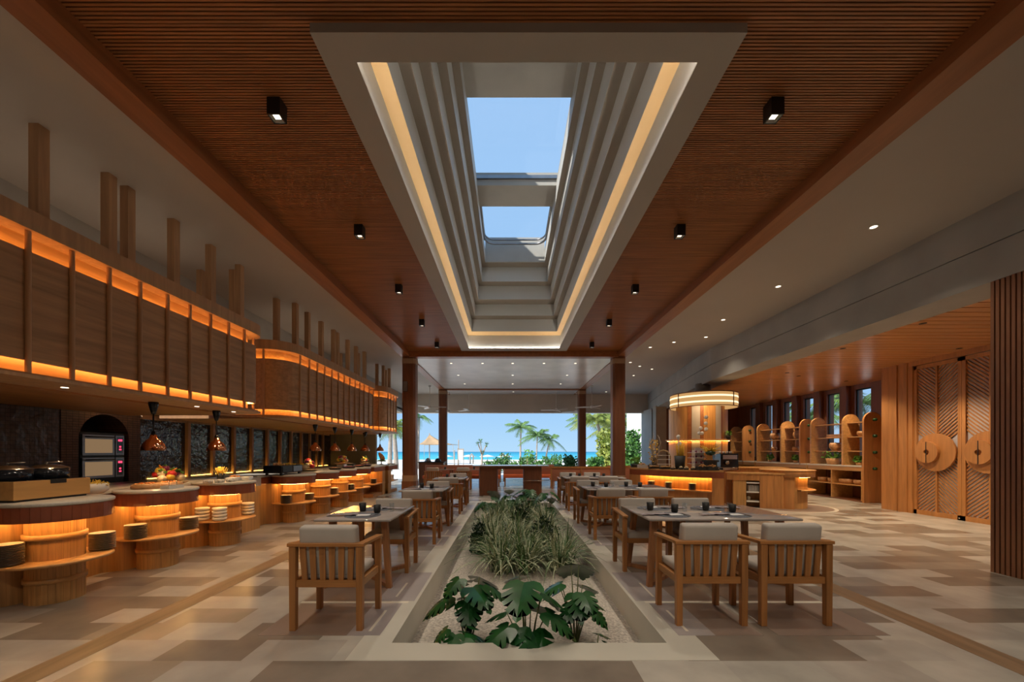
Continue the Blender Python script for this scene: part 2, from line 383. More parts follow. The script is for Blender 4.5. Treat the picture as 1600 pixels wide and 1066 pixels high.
# ---- slatted timber ceiling, one mesh
HS = H+3.08
def slat_run(m, x0, x1, y0, y1, pitch=0.0275, wd=0.0165, th=0.016):
    y = y0
    while y < y1-1e-4:
        m.add([(x0,y,HS+th),(x1,y,HS+th),(x1,y,HS),(x0,y,HS),(x0,y+wd,HS),(x1,y+wd,HS),(x1,y+wd,HS+th),(x0,y+wd,HS+th)],
              [(0,1,2,3),(3,2,5,4),(4,5,6,7)]); y += pitch
m = MB()
slat_run(m, -3.08, 3.34, -0.6, 2.86); slat_run(m, -3.08, -1.40, 2.86, 11.88); slat_run(m, 1.68, 3.34, 2.86, 11.88); slat_run(m, -3.08, 3.34, 11.88, 12.15)
ceil = struct(m.build('ceiling', M['slat']))
m = MB().box(-3.1, 3.36, -4, 2.9, HS+0.014, HS+0.1).box(-3.1, -1.36, 2.9, 11.7, HS+0.014, HS+0.1).box(1.64, 3.36, 2.9, 11.7, HS+0.014, HS+0.1).box(-3.1, 3.36, 11.7, 12.3, HS+0.014, HS+0.1)
struct(m.build('ceiling', M['slat_bed']))

# ---- stepped skylight coffer
def ring(half, ya, yb, h): return (0.138-half, 0.138+half, ya, yb, H+h)
def bridge(m, a, b):
    A = [(a[0],a[2],a[4]),(a[1],a[2],a[4]),(a[1],a[3],a[4]),(a[0],a[3],a[4])]
    B = [(b[0],b[2],b[4]),(b[1],b[2],b[4]),(b[1],b[3],b[4]),(b[0],b[3],b[4])]
    m.add(A+B, [(0,1,5,4),(1,2,6,5),(2,3,7,6),(3,0,4,7)])
coffer = bpy.data.objects.new('ceiling', None); C.objects.link(coffer); struct(coffer)
def frame(m, half_o, yo0, yo1, half_i, yi0, yi1, z0, z1):
    c = 0.138
    m.box(c-half_o, c+half_o, yo0, yi0, z0, z1).box(c-half_o, c+half_o, yi1, yo1, z0, z1)
    m.box(c-half_o, c-half_i, yi0, yi1, z0, z1).box(c+half_i, c+half_o, yi0, yi1, z0, z1)
m = MB(); frame(m, 1.572, 2.85, 11.9, 1.318, 3.07, 11.60, H+3.01, H+3.028); frame(m, 1.572, 2.85, 11.9, 1.37, 3.02, 11.65, H+3.028, H+3.30)
m.build('rim', M['coffer_rim'], coffer)
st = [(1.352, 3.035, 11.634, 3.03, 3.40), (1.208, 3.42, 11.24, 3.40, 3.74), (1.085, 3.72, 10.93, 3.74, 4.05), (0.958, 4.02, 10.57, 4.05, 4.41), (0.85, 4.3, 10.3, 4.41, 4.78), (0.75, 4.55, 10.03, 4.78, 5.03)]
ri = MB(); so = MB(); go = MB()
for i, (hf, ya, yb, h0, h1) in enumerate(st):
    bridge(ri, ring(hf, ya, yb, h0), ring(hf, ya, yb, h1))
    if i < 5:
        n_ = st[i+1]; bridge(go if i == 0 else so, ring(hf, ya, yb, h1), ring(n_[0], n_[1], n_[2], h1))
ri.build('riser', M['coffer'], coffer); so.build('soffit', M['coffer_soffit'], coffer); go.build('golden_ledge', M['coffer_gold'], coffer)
m = MB(); frame(m, 1.338, 3.05, 11.62, 1.328, 3.06, 11.61, H+3.029, H+3.039); m.build('cove_light', M['cool_led'], coffer)
# shaft above, with two concrete cross beams and the rounded gutter at the far end
m = MB()
m.box(-0.9, -0.612, 4.3, 10.03, H+5.03, H+5.1); m.box(0.888, 1.2, 4.3, 10.03, H+5.03, H+5.1)
m.box(-0.612, 0.888, 10.015, 10.3, H+4.79, H+5.40); m.box(-0.95, -0.9, 4.2, 10.3, H+5.0, H+5.5); m.box(1.2, 1.25, 4.2, 10.3, H+5.0, H+5.5)
m.box(-0.9, 1.2, 4.3, 5.64, H+5.03, H+5.3); m.box(-0.9, 1.2, 7.5, 8.15, H+5.03, H+5.27)
m.build('cross_beam', M['concrete'], coffer)
m = MB(); arc = [(-0.60, 8.2), (-0.60, 9.45)] + [(-0.35-0.25*cos(a), 9.45+0.3*sin(a)) for a in [radians(t) for t in (15,30,45,60,75,90)]]
pts = arc + [(0.276-x, y) for x, y in reversed(arc)]
m.tube([(x, y, H+5.10) for x, y in pts], 0.025, 8); m.tube([(x, y, H+5.20) for x, y in pts], 0.02, 8)
m.box(-0.62, 0.9, 7.46, 7.5, H+5.14, H+5.2); m.build('gutter', M['dark_steel'], coffer)
m = MB().add([(-0.92,4.3,H+5.43),(1.22,4.3,H+5.43),(1.22,10.2,H+5.43),(-0.92,10.2,H+5.43)], [(0,1,2,3)]); m.build('skylight_pane', M['skyglass'], coffer)

# ---- side ceilings, beams, far ceiling
ZC = H+2.96
m = MB().box(-5.6, -3.3, -4, 20.9, ZC, ZC+0.12); struct(m.build('ceiling', M['plaster']))
m = MB().box(3.58, 7.6, -4, 20.9, ZC, ZC+0.12); struct(m.build('ceiling', M['plaster']))
m = MB().box(-3.1, 3.36, 12.3, 20.9, ZC, ZC+0.12); struct(m.build('ceiling', M['plaster_shiny']))
m = MB()
m.box(-3.34, -3.08, -4, 20.6, ZC-0.03, ZC+0.25).box(3.34, 3.62, -4, 20.6, ZC-0.03, ZC+0.25)
m.box(-3.08, 3.34, 12.15, 12.4, ZC-0.06, ZC+0.25).box(-3.08, 3.34, 18.75, 19.0, ZC-0.05, ZC+0.2)
struct(m.build('ceiling', M['beam']))
m = MB().box(-6.9, -5.5, -4, 20.9, H+2.12, H+2.2); struct(m.build('ceiling', M['plaster']))
m = MB().box(-6, 7.9, 20.6, 20.95, H+2.0, H+3.1); m.box(-6, 7.9, 20.585, 20.6, H+2.47, H+2.49); struct(m.build('wall_back', plain('pale beam', (0.62, 0.57, 0.50), 0.6, 0.06, 1)))
# outer roof keeps direct sun off the ceilings
m = MB().box(-8.2, -1.45, -4.4, 21.1, H+3.35, H+3.5).box(1.73, 12.0, -4.4, 21.1, H+3.35, H+3.5).box(-1.45, 1.73, -4.4, 2.9, H+3.42, H+3.5).box(-1.45, 1.73, 11.8, 21.1, H+3.42, H+3.5)
m.box(-1.5, -1.42, 2.8, 11.9, H+3.4, H+7.0).box(1.7, 1.78, 2.8, 11.9, H+3.4, H+5.8).box(-1.5, 1.78, 2.75, 2.85, H+3.4, H+6.2).box(-1.5, 1.78, 11.85, 11.95, H+3.4, H+5.6)  # unseen upstands added round the skylight to block the sun
struct(m.build('ceiling', M['concrete']))

# ---- four veneered columns
def column(x0, x1, y):
    c = bpy.data.objects.new('column', None); C.objects.link(c); c.location = ((x0+x1)/2, y+(x1-x0)/2, 0)
    r = (x1-x0)/2
    def oct_(q): k_ = q*0.30; return [(-q+k_,-q),(q-k_,-q),(q,-q+k_),(q,q-k_),(q-k_,q),(-q+k_,q),(-q,q-k_),(-q,-q+k_)]
    MB().prism(oct_(r+0.02), 0, 0.53).build('plinth', M['column'], c)
    MB().prism(oct_(r), 0.71, H+2.705).build('shaft', M['column'], c)
    b_ = MB().prism(oct_(r+0.006), 0.53, 0.71).prism(oct_(r+0.006), H+2.705, H+2.86); b_.build('collar', M['column_band'], c)
    MB().prism(oct_(r), H+2.86, ZC-0.02).build('head', M['column'], c)
    return c
for i, (a, b_, y, lb) in enumerate(((-3.31, -2.9, 12.2, 'brown timber column on the left, nearer one beside the buffet'), (3.19, 3.58, 12.2, 'brown timber column on the right, nearer one beside the dessert island'),
                   (-3.35, -2.97, 18.7, 'thinner looking brown column far left in front of the sea'), (3.26, 3.62, 18.7, 'thinner looking brown column far right in front of the palms'))):
    tag(column(a, b_, y), lb, 'column', 'timber columns')
o = thing('wall_speaker', 'small grey speaker plate fixed high on the near left column', 'speaker', (-3.2, 12.19, H+2.0))
MB().box(-0.06, 0.06, -0.02, 0.0, -0.15, 0.15).build('grille', M['dark_steel'], o); MB().box(-0.07, 0.07, -0.01, 0.005, -0.16, 0.16).build('frame', M['black'], o)

# ---- left: bulkhead wall, tiled back wall with arch
m = MB().box(-5.62, -5.5, -4, 15.0, H+2.11, ZC+0.02).box(-5.62, -5.5, 15.0, 20.9, H+2.0, ZC+0.02); struct(m.build('wall_left', M['concrete']))
WX = -6.85
# arch niche cut: wall pieces around y 6.30..7.12
AY0, AY1 = 6.30, 7.13
m = MB().box(WX-0.15, WX, -4, 6.05, 0, H+2.15); 
struct(m.build('wall_left', M['dark_tile']))
m = MB()
pts = [(6.05, 0), (AY0, 0), (AY0, 1.68)]
ac, ar = (AY0+AY1)/2, (AY1-AY0)/2
arcp = [(ac-ar*cos(a), 1.66+ar*sin(a)) for a in [pi*i/16 for i in range(17)]]
# arch surround built as quads from arch edge to a square frame
outer = []
for (y, z) in arcp: outer.append((y, 2.12))
n0 = len(arcp); vs = []
for d in (WX+0.012, WX-0.5):
    vs += [(d, y, z) for y, z in arcp]
vs += [(WX+0.012, y, 2.12) for y, z in arcp]
fs = [(i, i+1, n0+i+1, n0+i) for i in range(n0-1)] + [(i, 2*n0+i, 2*n0+i+1, i+1) for i in range(n0-1)]
m.add(vs, fs); m.box(WX-0.5, WX+0.012, 6.05, AY0, 0, 2.12).box(WX-0.5, WX+0.012, AY1, 7.35, 0, 2.12)
struct(m.build('wall_left', M['arch_brick']))
struct(MB().box(WX-0.65, WX-0.5, 6.0, 7.4, 0, 2.2).box(WX-0.5, WX, 6.3, 7.13, 0, 0.9).build('wall_left', M['black']))
m = MB().box(WX-0.15, WX, 7.35, 15.2, 0, H+2.15); struct(m.build('wall_left', M['blue_tile']))
mull = MB()
for px in (291, 330, 363, 391, 415.7, 435.7, 453, 469, 482.4, 493.6, 503):
    y = -WX*F/(VX-px); mull.box(WX, WX+0.07, y-0.035, y+0.035, 0.9, H+0.66)
mull.box(WX, WX+0.05, 7.35, 15.0, H+0.60, H+0.68)
struct(mull.build('trim_6', M['hood_frame']))
struct(MB().box(WX+0.0, WX+0.03, 7.5, 14.9, 0.93, 0.935).build('trim_7', emis('wall wash LED', (1, 0.55, 0.12), 12)))
struct(MB().box(WX-0.3, -5.12, 15.2, 15.35, 0, H+2.15).build('wall_back', plain('olive plaster', (0.27, 0.245, 0.18), 0.7)))

# ---- right: curved concrete beam
path = [(5.79, -4), (5.79, 11.4), (5.98, 13.0), (6.2, 14.6), (6.62, 17.4), (7.2, 20.6)]
def ribbon(m, path, t, z0, z1):
    for (a, b_) in zip(path[:-1], path[1:]):
        m.add([(a[0],a[1],z0),(a[0]+t,a[1],z0),(b_[0]+t,b_[1],z0),(b_[0],b_[1],z0),(a[0],a[1],z1),(a[0]+t,a[1],z1),(b_[0]+t,b_[1],z1),(b_[0],b_[1],z1)],
              [(0,3,2,1),(4,5,6,7),(0,1,5,4),(2,3,7,6),(3,0,4,7),(1,2,6,5)])
m = MB(); ribbon(m, path, 0.62, H+2.04, H+2.485); ribbon(m, [(x-0.012, y) for x, y in path], 0.64, H+2.495, H+3.1); ribbon(m, [(x+0.02, y) for x, y in path], 0.58, H+2.48, H+2.5)
struct(m.build('wall_right', M['concrete']))
struct(MB().box(6.95, 7.35, 19.4, 20.9, 0, H+2.1).build('wall_right', M['concrete']))
struct(MB().box(6.72, 7.2, 18.2, 18.6, 0, H+2.1).build('wall_right', plain('tan pier', (0.36, 0.31, 0.25), 0.6)))
# plank ceiling
m = MB(); y = 0.4
while y < 19.2:
    xl = 5.9
    for (a, b_) in zip(path[:-1], path[1:]):
        if a[1] <= y < b_[1]: xl = a[0]+(b_[0]-a[0])*(y-a[1])/(b_[1]-a[1])+0.3
    m.box(xl, 11.1, y, y+0.178, H+2.10, H+2.13); y += 0.2
struct(m.build('ceiling', M['right_plank']))
struct(MB().box(6.2, 11.3, -4, 11.4, H+2.16, H+2.2).box(6.6, 11.3, 11.4, 14.6, H+2.16, H+2.2).box(7.2, 11.3, 14.6, 19.3, H+2.16, H+2.2).build('ceiling', M['slat_bed']))
# fluted timber wall nearest on the right
m = MB().box(5.83, 6.25, -4, 4.78, 0, H+2.04)
y = -0.6
while y < 4.76: m.box(5.80, 5.83, y, y+0.034, 0, H+2.04); y += 0.05
x = 5.83
while x < 6.24: m.box(x, x+0.034, 4.78, 4.8, 0, H+2.04); x += 0.05
struct(m.build('wall_right', wood('dark fluted timber', (0.30, 0.125, 0.055), 'z', 0.45, 0.25, 14)))
# timber block beside the doors and the window wall
m = MB().box(9.45, 11.4, 9.34, 10.08, 0, H+2.12).box(9.43, 9.45, 9.42, 9.62, 0, H+2.12).box(9.42, 9.46, 9.66, 9.70, 0, H+2.12)
struct(m.build('wall_right', M['right_wood']))
struct(MB().box(9.42, 9.9, 0.3, 9.36, H+1.99, H+2.12).box(9.42, 9.9, 0.3, 5.3, 0, H+2.0).build('wall_right', M['right_wood']))
WR = 10.95
wins = [(12.02, 12.58), (13.12, 13.69), (14.23, 14.77), (15.34, 15.86), (16.48, 16.95), (17.6, 18.05)]
m = MB(); prev = 10.0
for (a, b_) in wins + [(19.0, 19.0)]:
    m.box(WR, WR+0.25, prev, a, 1.16, H+1.96)
    mid = (prev+a)/2
    if prev > 10.1 and a < 19: m.box(WR-0.16, WR, mid-0.13, mid+0.13, 0.9, H+2.1)
    prev = b_
m.box(WR, WR+0.25, 10.0, 19.2, 0, 1.16).box(WR, WR+0.25, 10.0, 19.2, H+1.96, H+2.12)
struct(m.build('wall_right', M['column']))
for i, (a, b_) in enumerate(wins):
    f_ = MB().box(WR+0.06, WR+0.1, a, a+0.03, 1.16, H+1.96).box(WR+0.06, WR+0.1, b_-0.03, b_, 1.16, H+1.96).box(WR+0.06, WR+0.1, a, b_, H+1.92, H+1.96).box(WR+0.06, WR+0.1, a, b_, 1.16, 1.2)
    o = f_.build('window_%d' % (i+1), M['black']); struct(o)
    MB().add([(WR+0.08,a+0.03,1.2),(WR+0.08,b_-0.03,1.2),(WR+0.08,b_-0.03,H+1.92),(WR+0.08,a+0.03,H+1.92)], [(0,1,2,3)]).build('pane', M['glass'], o)
m = MB().box(7.2, 7.75, 19.0, 19.25, 0, H+2.12).box(8.15, 11.2, 19.0, 19.25, 0, H+2.12).box(7.75, 8.15, 19.0, 19.25, 0, 0.9).box(7.75, 8.15, 19.0, 19.25, H+1.95, H+2.12)
struct(m.build('wall_back', M['column']))
struct(MB().add([(7.75,19.1,0.9),(8.15,19.1,0.9),(8.15,19.1,H+1.95),(7.75,19.1,H+1.95)], [(0,1,2,3)]).build('window_7', M['glass']))

# ---- lattice doors
def door(n, y1):
    y0 = y1-0.985; x = 9.47
    d = MB().box(x, x+0.06, y0, y0+0.07, 0, H+1.98).box(x, x+0.06, y1-0.07, y1, 0, H+1.98).box(x, x+0.06, y0, y1, 0, 0.1).box(x, x+0.06, y0, y1, H+1.9, H+1.98).box(x, x+0.05, (y0+y1)/2-0.018, (y0+y1)/2+0.018, 0.1, H+1.9)
    o = d.build('door_%d' % n, M['right_wood']); struct(o)
    la = MB(); z = -0.40; ym = (y0+y1)/2
    while z < H+2.0:
        for (ya, yb) in ((y0+0.07, ym-0.018), (y1-0.07, ym+0.018)):
            # sloping slat from the stile down to the middle rail (upper half) clipped to the frame
            za, zb = z+0.36, z
            if z <= 1.45: za, zb = z, z+0.36
            lo, hi = (1.45, H+1.9) if z > 1.45 else (0.1, 1.45)
            t0, t1 = 0.0, 1.0
            if za != zb:
                ta, tb = sorted(((lo-za)/(zb-za), (hi-za)/(zb-za))); t0, t1 = max(t0, ta), min(t1, tb)
            if t1-t0 < 0.03: continue
            ya, yb, za, zb = ya+(yb-ya)*t0, ya+(yb-ya)*t1, za+(zb-za)*t0, za+(zb-za)*t1
            la.add([(x+0.03, ya, za), (x+0.044, ya, za), (x+0.044, yb, zb), (x+0.03, yb, zb), (x+0.03, ya, za+0.032), (x+0.044, ya, za+0.032), (x+0.044, yb, zb+0.032), (x+0.03, yb, zb+0.032)],
                   [(0,3,2,1),(4,5,6,7),(0,1,5,4),(1,2,6,5),(2,3,7,6),(3,0,4,7)])
        z += 0.08
    la.build('lattice', M['right_wood'], o)
    MB().box(x+0.052, x+0.056, y0+0.07, y1-0.07, 0.1, H+1.9).build('screen_panel', M['frost'], o)
    rot = Matrix.Translation((x, ym, 1.43)) @ Matrix.Rotation(-pi/2, 4, 'Y')
    h_ = MB(); h_.lathe([(0.001, 0.0), (0.42, 0.0), (0.42, 0.035), (0.001, 0.035)], 48, smooth=False, mat=rot).build('disc', M['right_wood'], o)
    rot2 = Matrix.Translation((x, ym+0.12, 1.43)) @ Matrix.Rotation(-pi/2, 4, 'Y')
    g_ = MB().lathe([(0.06, 0.036), (0.24, 0.036), (0.24, 0.10), (0.06, 0.10), (0.06, 0.036)], 40, smooth=False, mat=rot2); hd = g_.build('door_handle', M['right_wood'], o)
    MB().box(x-0.104, x-0.1, ym+0.112, ym+0.128, 1.43-0.235, 1.43+0.235).build('handle_slot', M['black'], hd)
    MB().box(x-0.005, x+0.0, y0+0.02, y0+0.05, 0.03, 0.06).build('foot_bolt', M['steel'], o)
for i in range(3): door(i+1, 9.30-0.99*i)
struct(MB().box(9.44, 9.58, 9.3, 9.345, 0, H+2.0).build('trim_8', M['right_wood']))

struct(MB().box(-7.2, 12.5, -4.2, -4.0, 0, H+3.3).build('wall_front', M['plaster']))
struct(MB().box(9.9, 10.1, -4, 0.5, 0, H+2.2).build('wall_right', M['right_wood']))
for x_ in (-4.6, -2.0, 0.1, 2.3, 4.7): spot('spot_lamp', (x_, -0.8, HS-0.12), 110, 2.3, (1, 0.88, 0.72), 0.06)  # unseen lamps added behind the camera to light chair backs and near floor
for x_ in (-1.9, 2.2): spot('spot_lamp', (x_, 1.7, HS-0.12), 70, 2.0, (1, 0.88, 0.72), 0.06)  # two more unseen fill lamps added above the near floor
# ================================================================== CEILING FITTINGS
def cube_light():
    t = thing('ceiling_spotlight', '', 'ceiling light')
    MB().box(-0.057, 0.057, -0.057, 0.057, 0.02, 0.15).box(-0.057,0.057,-0.057,-0.045,0,0.02).box(-0.057,0.057,0.045,0.057,0,0.02).box(-0.057,-0.045,-0.045,0.045,0,0.02).box(0.045,0.057,-0.045,0.045,0,0.02).build('housing', M['black'], t)
    MB().add([(-0.045,-0.045,0.003),(0.045,-0.045,0.003),(0.045,0.045,0.003),(-0.045,0.045,0.003),(-0.025,-0.025,0.018),(0.025,-0.025,0.018),(0.025,0.025,0.018),(-0.025,0.025,0.018)],[(0,1,5,4),(1,2,6,5),(2,3,7,6),(3,0,4,7)]).build('reflector', M['steel'], t)
    MB().box(-0.025, 0.025, -0.025, 0.025, 0.0175, 0.0195).build('lamp_lens', M['lens'], t)
    return t
cl = cube_light(); first = True
for s_, X in (('left', -2.05), ('right', 2.33)):
    for i, Y in enumerate((3.5, 5.43, 7.36, 9.29, 11.22)):
        lb = 'black cube spotlight %s of the skylight, %s' % (s_, ('nearest one', 'second from the near end', 'middle of its row', 'second from the far end', 'farthest one')[i])
        if first: cl.location = (X, Y, HS-0.148); cl['label'] = lb; cl['group'] = 'black cube spotlights'; first = False
        else: dup(cl, (X, Y, HS-0.148), 0, lb, 'black cube spotlights')
        spot('spot_lamp', (X, Y, HS-0.16), 95, 1.75, (1, 0.87, 0.70), 0.05)
def downlight():
    t = thing('recessed_downlight', '', 'ceiling light')
    MB().lathe([(0.046, 0.0), (0.058, -0.004), (0.058, 0.004)], 20).build('trim_ring', M['white_paint'], t)
    MB().lathe([(0.0, -0.001), (0.04, -0.001)], 20).build('lamp_lens', M['lens'], t)
    return t
dl = downlight(); first = True
pl = [(1365, 355), (1216, 448), (1130, 500), (1103, 527), (1053, 535), (1016, 543), (985, 566.5), (999.5, 572.5), (1018.6, 577), (990, 587)]
names = ['nearest and largest downlight on the right plaster ceiling', 'second nearest downlight on the right plaster ceiling', 'third nearest downlight on the right plaster ceiling', 'downlight on the right ceiling close to the concrete beam', 'downlight on the right ceiling midway to the column', 'downlight on the right ceiling just before the column', 'downlight beside the top of the near right column', 'downlight behind the near right column, middle of a slanting row of three', 'downlight behind the near right column, nearest the concrete wall', 'small far downlight above the gap beside the right column']
pl2 = [(705,568), (754,568), (801,568), (850,568), (899,568), (716,586.5), (801,586.5), (886,586.5), (726,600), (801,600), (876,600), (802,612.5), (947,612.5)]
rown = ['first row', 'middle row', 'third row', 'last row']
for i, (px, py) in enumerate(pl):
    p = PZ(px, py, ZC-0.004)
    if first: dl.location = p; dl['label'] = names[i]; dl['group'] = 'downlights'; first = False
    else: dup(dl, p, 0, names[i], 'downlights')
    spot('spot_lamp', (p.x, p.y, ZC-0.03), 42, 1.9, (1, 0.86, 0.68), 0.05)
lbs = ['far left', 'left of centre', 'centre', 'right of centre', 'far right', 'left', 'centre', 'right', 'left', 'centre', 'right', 'centre', 'right outer']
for i, (px, py) in enumerate(pl2):
    p = PZ(px, py, ZC-0.004); r_ = 0 if i < 5 else 1 if i < 8 else 2 if i < 11 else 3
    dup(dl, p, 0, 'small downlight in the pale far ceiling, %s, %s' % (rown[r_], lbs[i]), 'downlights')
    if i in (0, 2, 4, 5, 7, 9): spot('spot_lamp', (p.x, p.y, ZC-0.03), 60, 2.2, (1, 0.88, 0.7), 0.05)
def fan():
    t = thing('ceiling_fan', '', 'ceiling fan')
    MB().tube([(0,0,0.07),(0,0,0.93)], 0.012, 8).build('rod', M['white_paint'], t)
    MB().lathe([(0.001,0.96),(0.06,0.96),(0.05,0.92),(0.014,0.9)], 16).build('canopy', M['white_paint'], t)
    MB().lathe([(0.001,-0.05),(0.05,-0.05),(0.075,-0.02),(0.075,0.04),(0.05,0.07),(0.012,0.09)], 20).build('motor', M['white_paint'], t)
    for k_ in range(3):
        a = 0.3+k_*2*pi/3; mt = Matrix.Rotation(a, 4, 'Z')
        MB().add([(0.06,-0.03,-0.02),(0.30,-0.07,-0.03),(0.75,-0.04,-0.03),(0.75,0.03,-0.01),(0.30,0.06,0.0),(0.06,0.03,-0.01),
                  (0.06,-0.03,0.006),(0.30,-0.07,-0.004),(0.75,-0.04,-0.008),(0.75,0.03,0.012),(0.30,0.06,0.026),(0.06,0.03,0.016)],
                 [(0,1,4,5),(1,2,3,4),(6,11,10,7),(7,10,9,8),(0,6,7,1),(1,7,8,2),(2,8,9,3),(3,9,10,4),(4,10,11,5),(5,11,6,0)], False, mt).build('blade', M['white_paint'], t)
    return t
fn = fan()
fl_ = [(-1.98, 19.2, 'white ceiling fan left of centre under the far ceiling'), (2.26, 19.2, 'white ceiling fan right of centre under the far ceiling'), (-3.6, 17.9, 'white ceiling fan crossing the left far column'), (3.72, 17.9, 'white ceiling fan crossing the right far column'), (-3.05, 19.9, 'dark looking ceiling fan behind the left far column'), (3.35, 19.9, 'ceiling fan mostly hidden behind the right far column')]
for i, (x, y, lb) in enumerate(fl_):
    if i == 0: fn.location = (x, y, ZC-0.96); fn['label'] = lb; fn['group'] = 'ceiling fans'
    else: dup(fn, (x, y, ZC-0.96), i*0.9, lb, 'ceiling fans')
for i, (px, py) in enumerate(((1442, 506), (1317, 545), (1230, 583), (1499, 545), (1248, 588), (1322, 596))):
    p = PZ(px, py, H+2.095)
    tag(MB().lathe([(0.0, 0.0), (0.05, 0.0), (0.05, 0.008)], 16).build('recessed_downlight', M['black'], None, loc=p), ['dark round ceiling fitting in the planks nearest the fluted wall', 'dark round ceiling fitting in the planks, second nearest', 'dark round fitting in the planks near the drum chandelier', 'dark round fitting in the planks just above the lattice doors', 'small dark fitting in the planks beyond the chandelier', 'small dark fitting in the planks above the tall windows'][i], 'ceiling light', 'dark fittings in the plank ceiling')
for (x, y, pw) in ((7.6, 3.4, 140), (7.6, 6.2, 220), (8.3, 8.3, 230), (9.6, 11.2, 120), (8.2, 12.0, 120), (9.9, 13.6, 130), (9.6, 16.2, 130), (6.9, 8.2, 150), (8.6, 10.2, 120)):
    spot('spot_lamp', (x, y, H+2.05), pw, 1.9, (1, 0.78, 0.52), 0.06)

# ================================================================== DINING FURNITURE
CH = (0.59, 0.55)
def make_chair():
    t = thing('dining_chair', '', 'chair')
    w2, L, wd = 0.297, 0.5, 0.055
    for sx_ in (-1, 1):
        x = sx_*(w2-wd/2)
        MB().bar((x, wd/2, 0), (x, wd/2, 0.68), wd-0.006, wd-0.006, wd, wd).build('leg', M['chair_wood'], t, 0.004)
        MB().bar((x, L-wd/2, 0), (x, L-wd/2, 0.655), wd-0.008, wd-0.008, wd-0.004, wd-0.004).build('leg', M['chair_wood'], t, 0.004)
        a = MB().add([(x-0.032, 0.03, 0.68), (x+0.032, 0.03, 0.68), (x+0.032, L+0.015, 0.655), (x-0.032, L+0.015, 0.655), (x-0.032, 0.03, 0.706), (x+0.032, 0.03, 0.706), (x+0.032, L+0.015, 0.678), (x-0.032, L+0.015, 0.678)], [(0,3,2,1),(4,5,6,7),(0,1,5,4),(1,2,6,5),(2,3,7,6),(3,0,4,7)])
        a.build('armrest', M['chair_wood_y'], t, 0.003)
        MB().box(x-0.012, x+0.012, wd, L-wd, 0.345, 0.405).build('seat_rail', M['chair_wood_y'], t, 0.003)
    MB().box(-w2-0.012, w2+0.012, -0.005, 0.06, 0.682, 0.708).build('top_rail', M['chair_wood_x'], t, 0.003)
    MB().box(-w2+wd, w2-wd, 0.014, 0.042, 0.35, 0.405).build('seat_rail', M['chair_wood_x'], t, 0.003); MB().box(-w2+wd, w2-wd, L-0.045, L-0.015, 0.345, 0.405).build('seat_rail', M['chair_wood_x'], t, 0.003)
    for k_ in range(6):
        x = -0.198+0.0792*k_; xb = x*0.93
        MB().bar((xb, 0.028+0.012, 0.402), (x, 0.03, 0.684), 0.042, 0.016, 0.05, 0.016).build('slat', M['chair_wood'], t)
    MB().box(-w2+wd, w2-wd, 0.06, L-0.04, 0.375, 0.392).build('seat_board', M['chair_wood_x'], t)
    MB().cushion(-0.235, 0.235, 0.07, L-0.01, 0.392, 0.47, 0.028).build('seat_cushion', M['cushion'], t)
    mt = Matrix.Translation((0, 0.118, 0.46)) @ Matrix.Rotation(radians(7), 4, 'X')
    MB().cushion(-0.232, 0.232, -0.055, 0.045, -0.03, 0.385, 0.026, mat=mt).build('back_cushion', M['cushion'], t)
    return t
chair0 = make_chair(); used = [False]
def place(x, y, rz, label, group):
    if not used[0]: used[0] = True; chair0.location = (x, y, 0); chair0.rotation_euler = (0,0,rz); chair0['label'] = label; chair0['group'] = group; return chair0
    return dup(chair0, (x, y, 0), rz, label, group)

def make_table(w_, d_):
    t = thing('dining_table', '', 'table')
    MB().cushion(-w_/2, w_/2, -d_/2, d_/2, 0.725, 0.75, 0.006, 1).build('tabletop', M['marble'], t)
    for sx_ in (-1, 1):
        for sy_ in (-1, 1):
            xt, yt = sx_*(w_/2-0.12), sy_*(d_/2-0.20); xb, yb = sx_*(w_/2-0.05), sy_*(d_/2-0.14)
            MB().bar((xb, yb, 0), (xt, yt, 0.725), 0.055, 0.06, 0.065, 0.07).build('leg', M['table_wood'], t, 0.004)
            MB().beam((xb, yb, 0.022), (sx_*max(0, w_/2-0.42), 0, 0.022), 0.05, 0.04).build('stretcher', M['table_wood'], t)
    MB().box(-w_/2+0.1, w_/2-0.1, -0.03, 0.03, 0.69, 0.725).build('apron', M['table_wood'], t)
    if w_ > 1: MB().beam((-w_/2+0.4, 0, 0.022), (w_/2-0.4, 0, 0.022), 0.05, 0.04).build('stretcher', M['table_wood'], t)
    return t
dist = ['nearest', 'second', 'third', 'farthest']
tl0 = make_table(0.79, 1.05); tr0 = make_table(1.60, 1.05)
TL = [(-1.62, 4.60), (-1.58, 7.56), (-1.56, 10.55)]
TR = [(2.25, 4.64), (2.24, 7.82), (2.28, 10.95)]
for i, (x, y) in enumerate(TL):
    lb = '%s of the narrow stone-topped tables left of the planter' % ('nearest', 'middle', 'farthest')[i]
    if i == 0: tl0.location = (x, y, 0); tl0['label'] = lb; tl0['group'] = 'two-seat tables left of the planter'
    else: dup(tl0, (x, y, 0), 0, lb, 'two-seat tables left of the planter')
    place(x+0.14, y-1.41, 0, 'teak armchair, slatted back turned to us, near side of the %s left table' % ('nearest', 'middle', 'farthest')[i], 'dining chairs left of the planter')
    place(x+0.13, y+0.60, pi, 'teak armchair facing us, tucked under the far side of the %s left table' % ('nearest', 'middle', 'farthest')[i], 'dining chairs left of the planter')
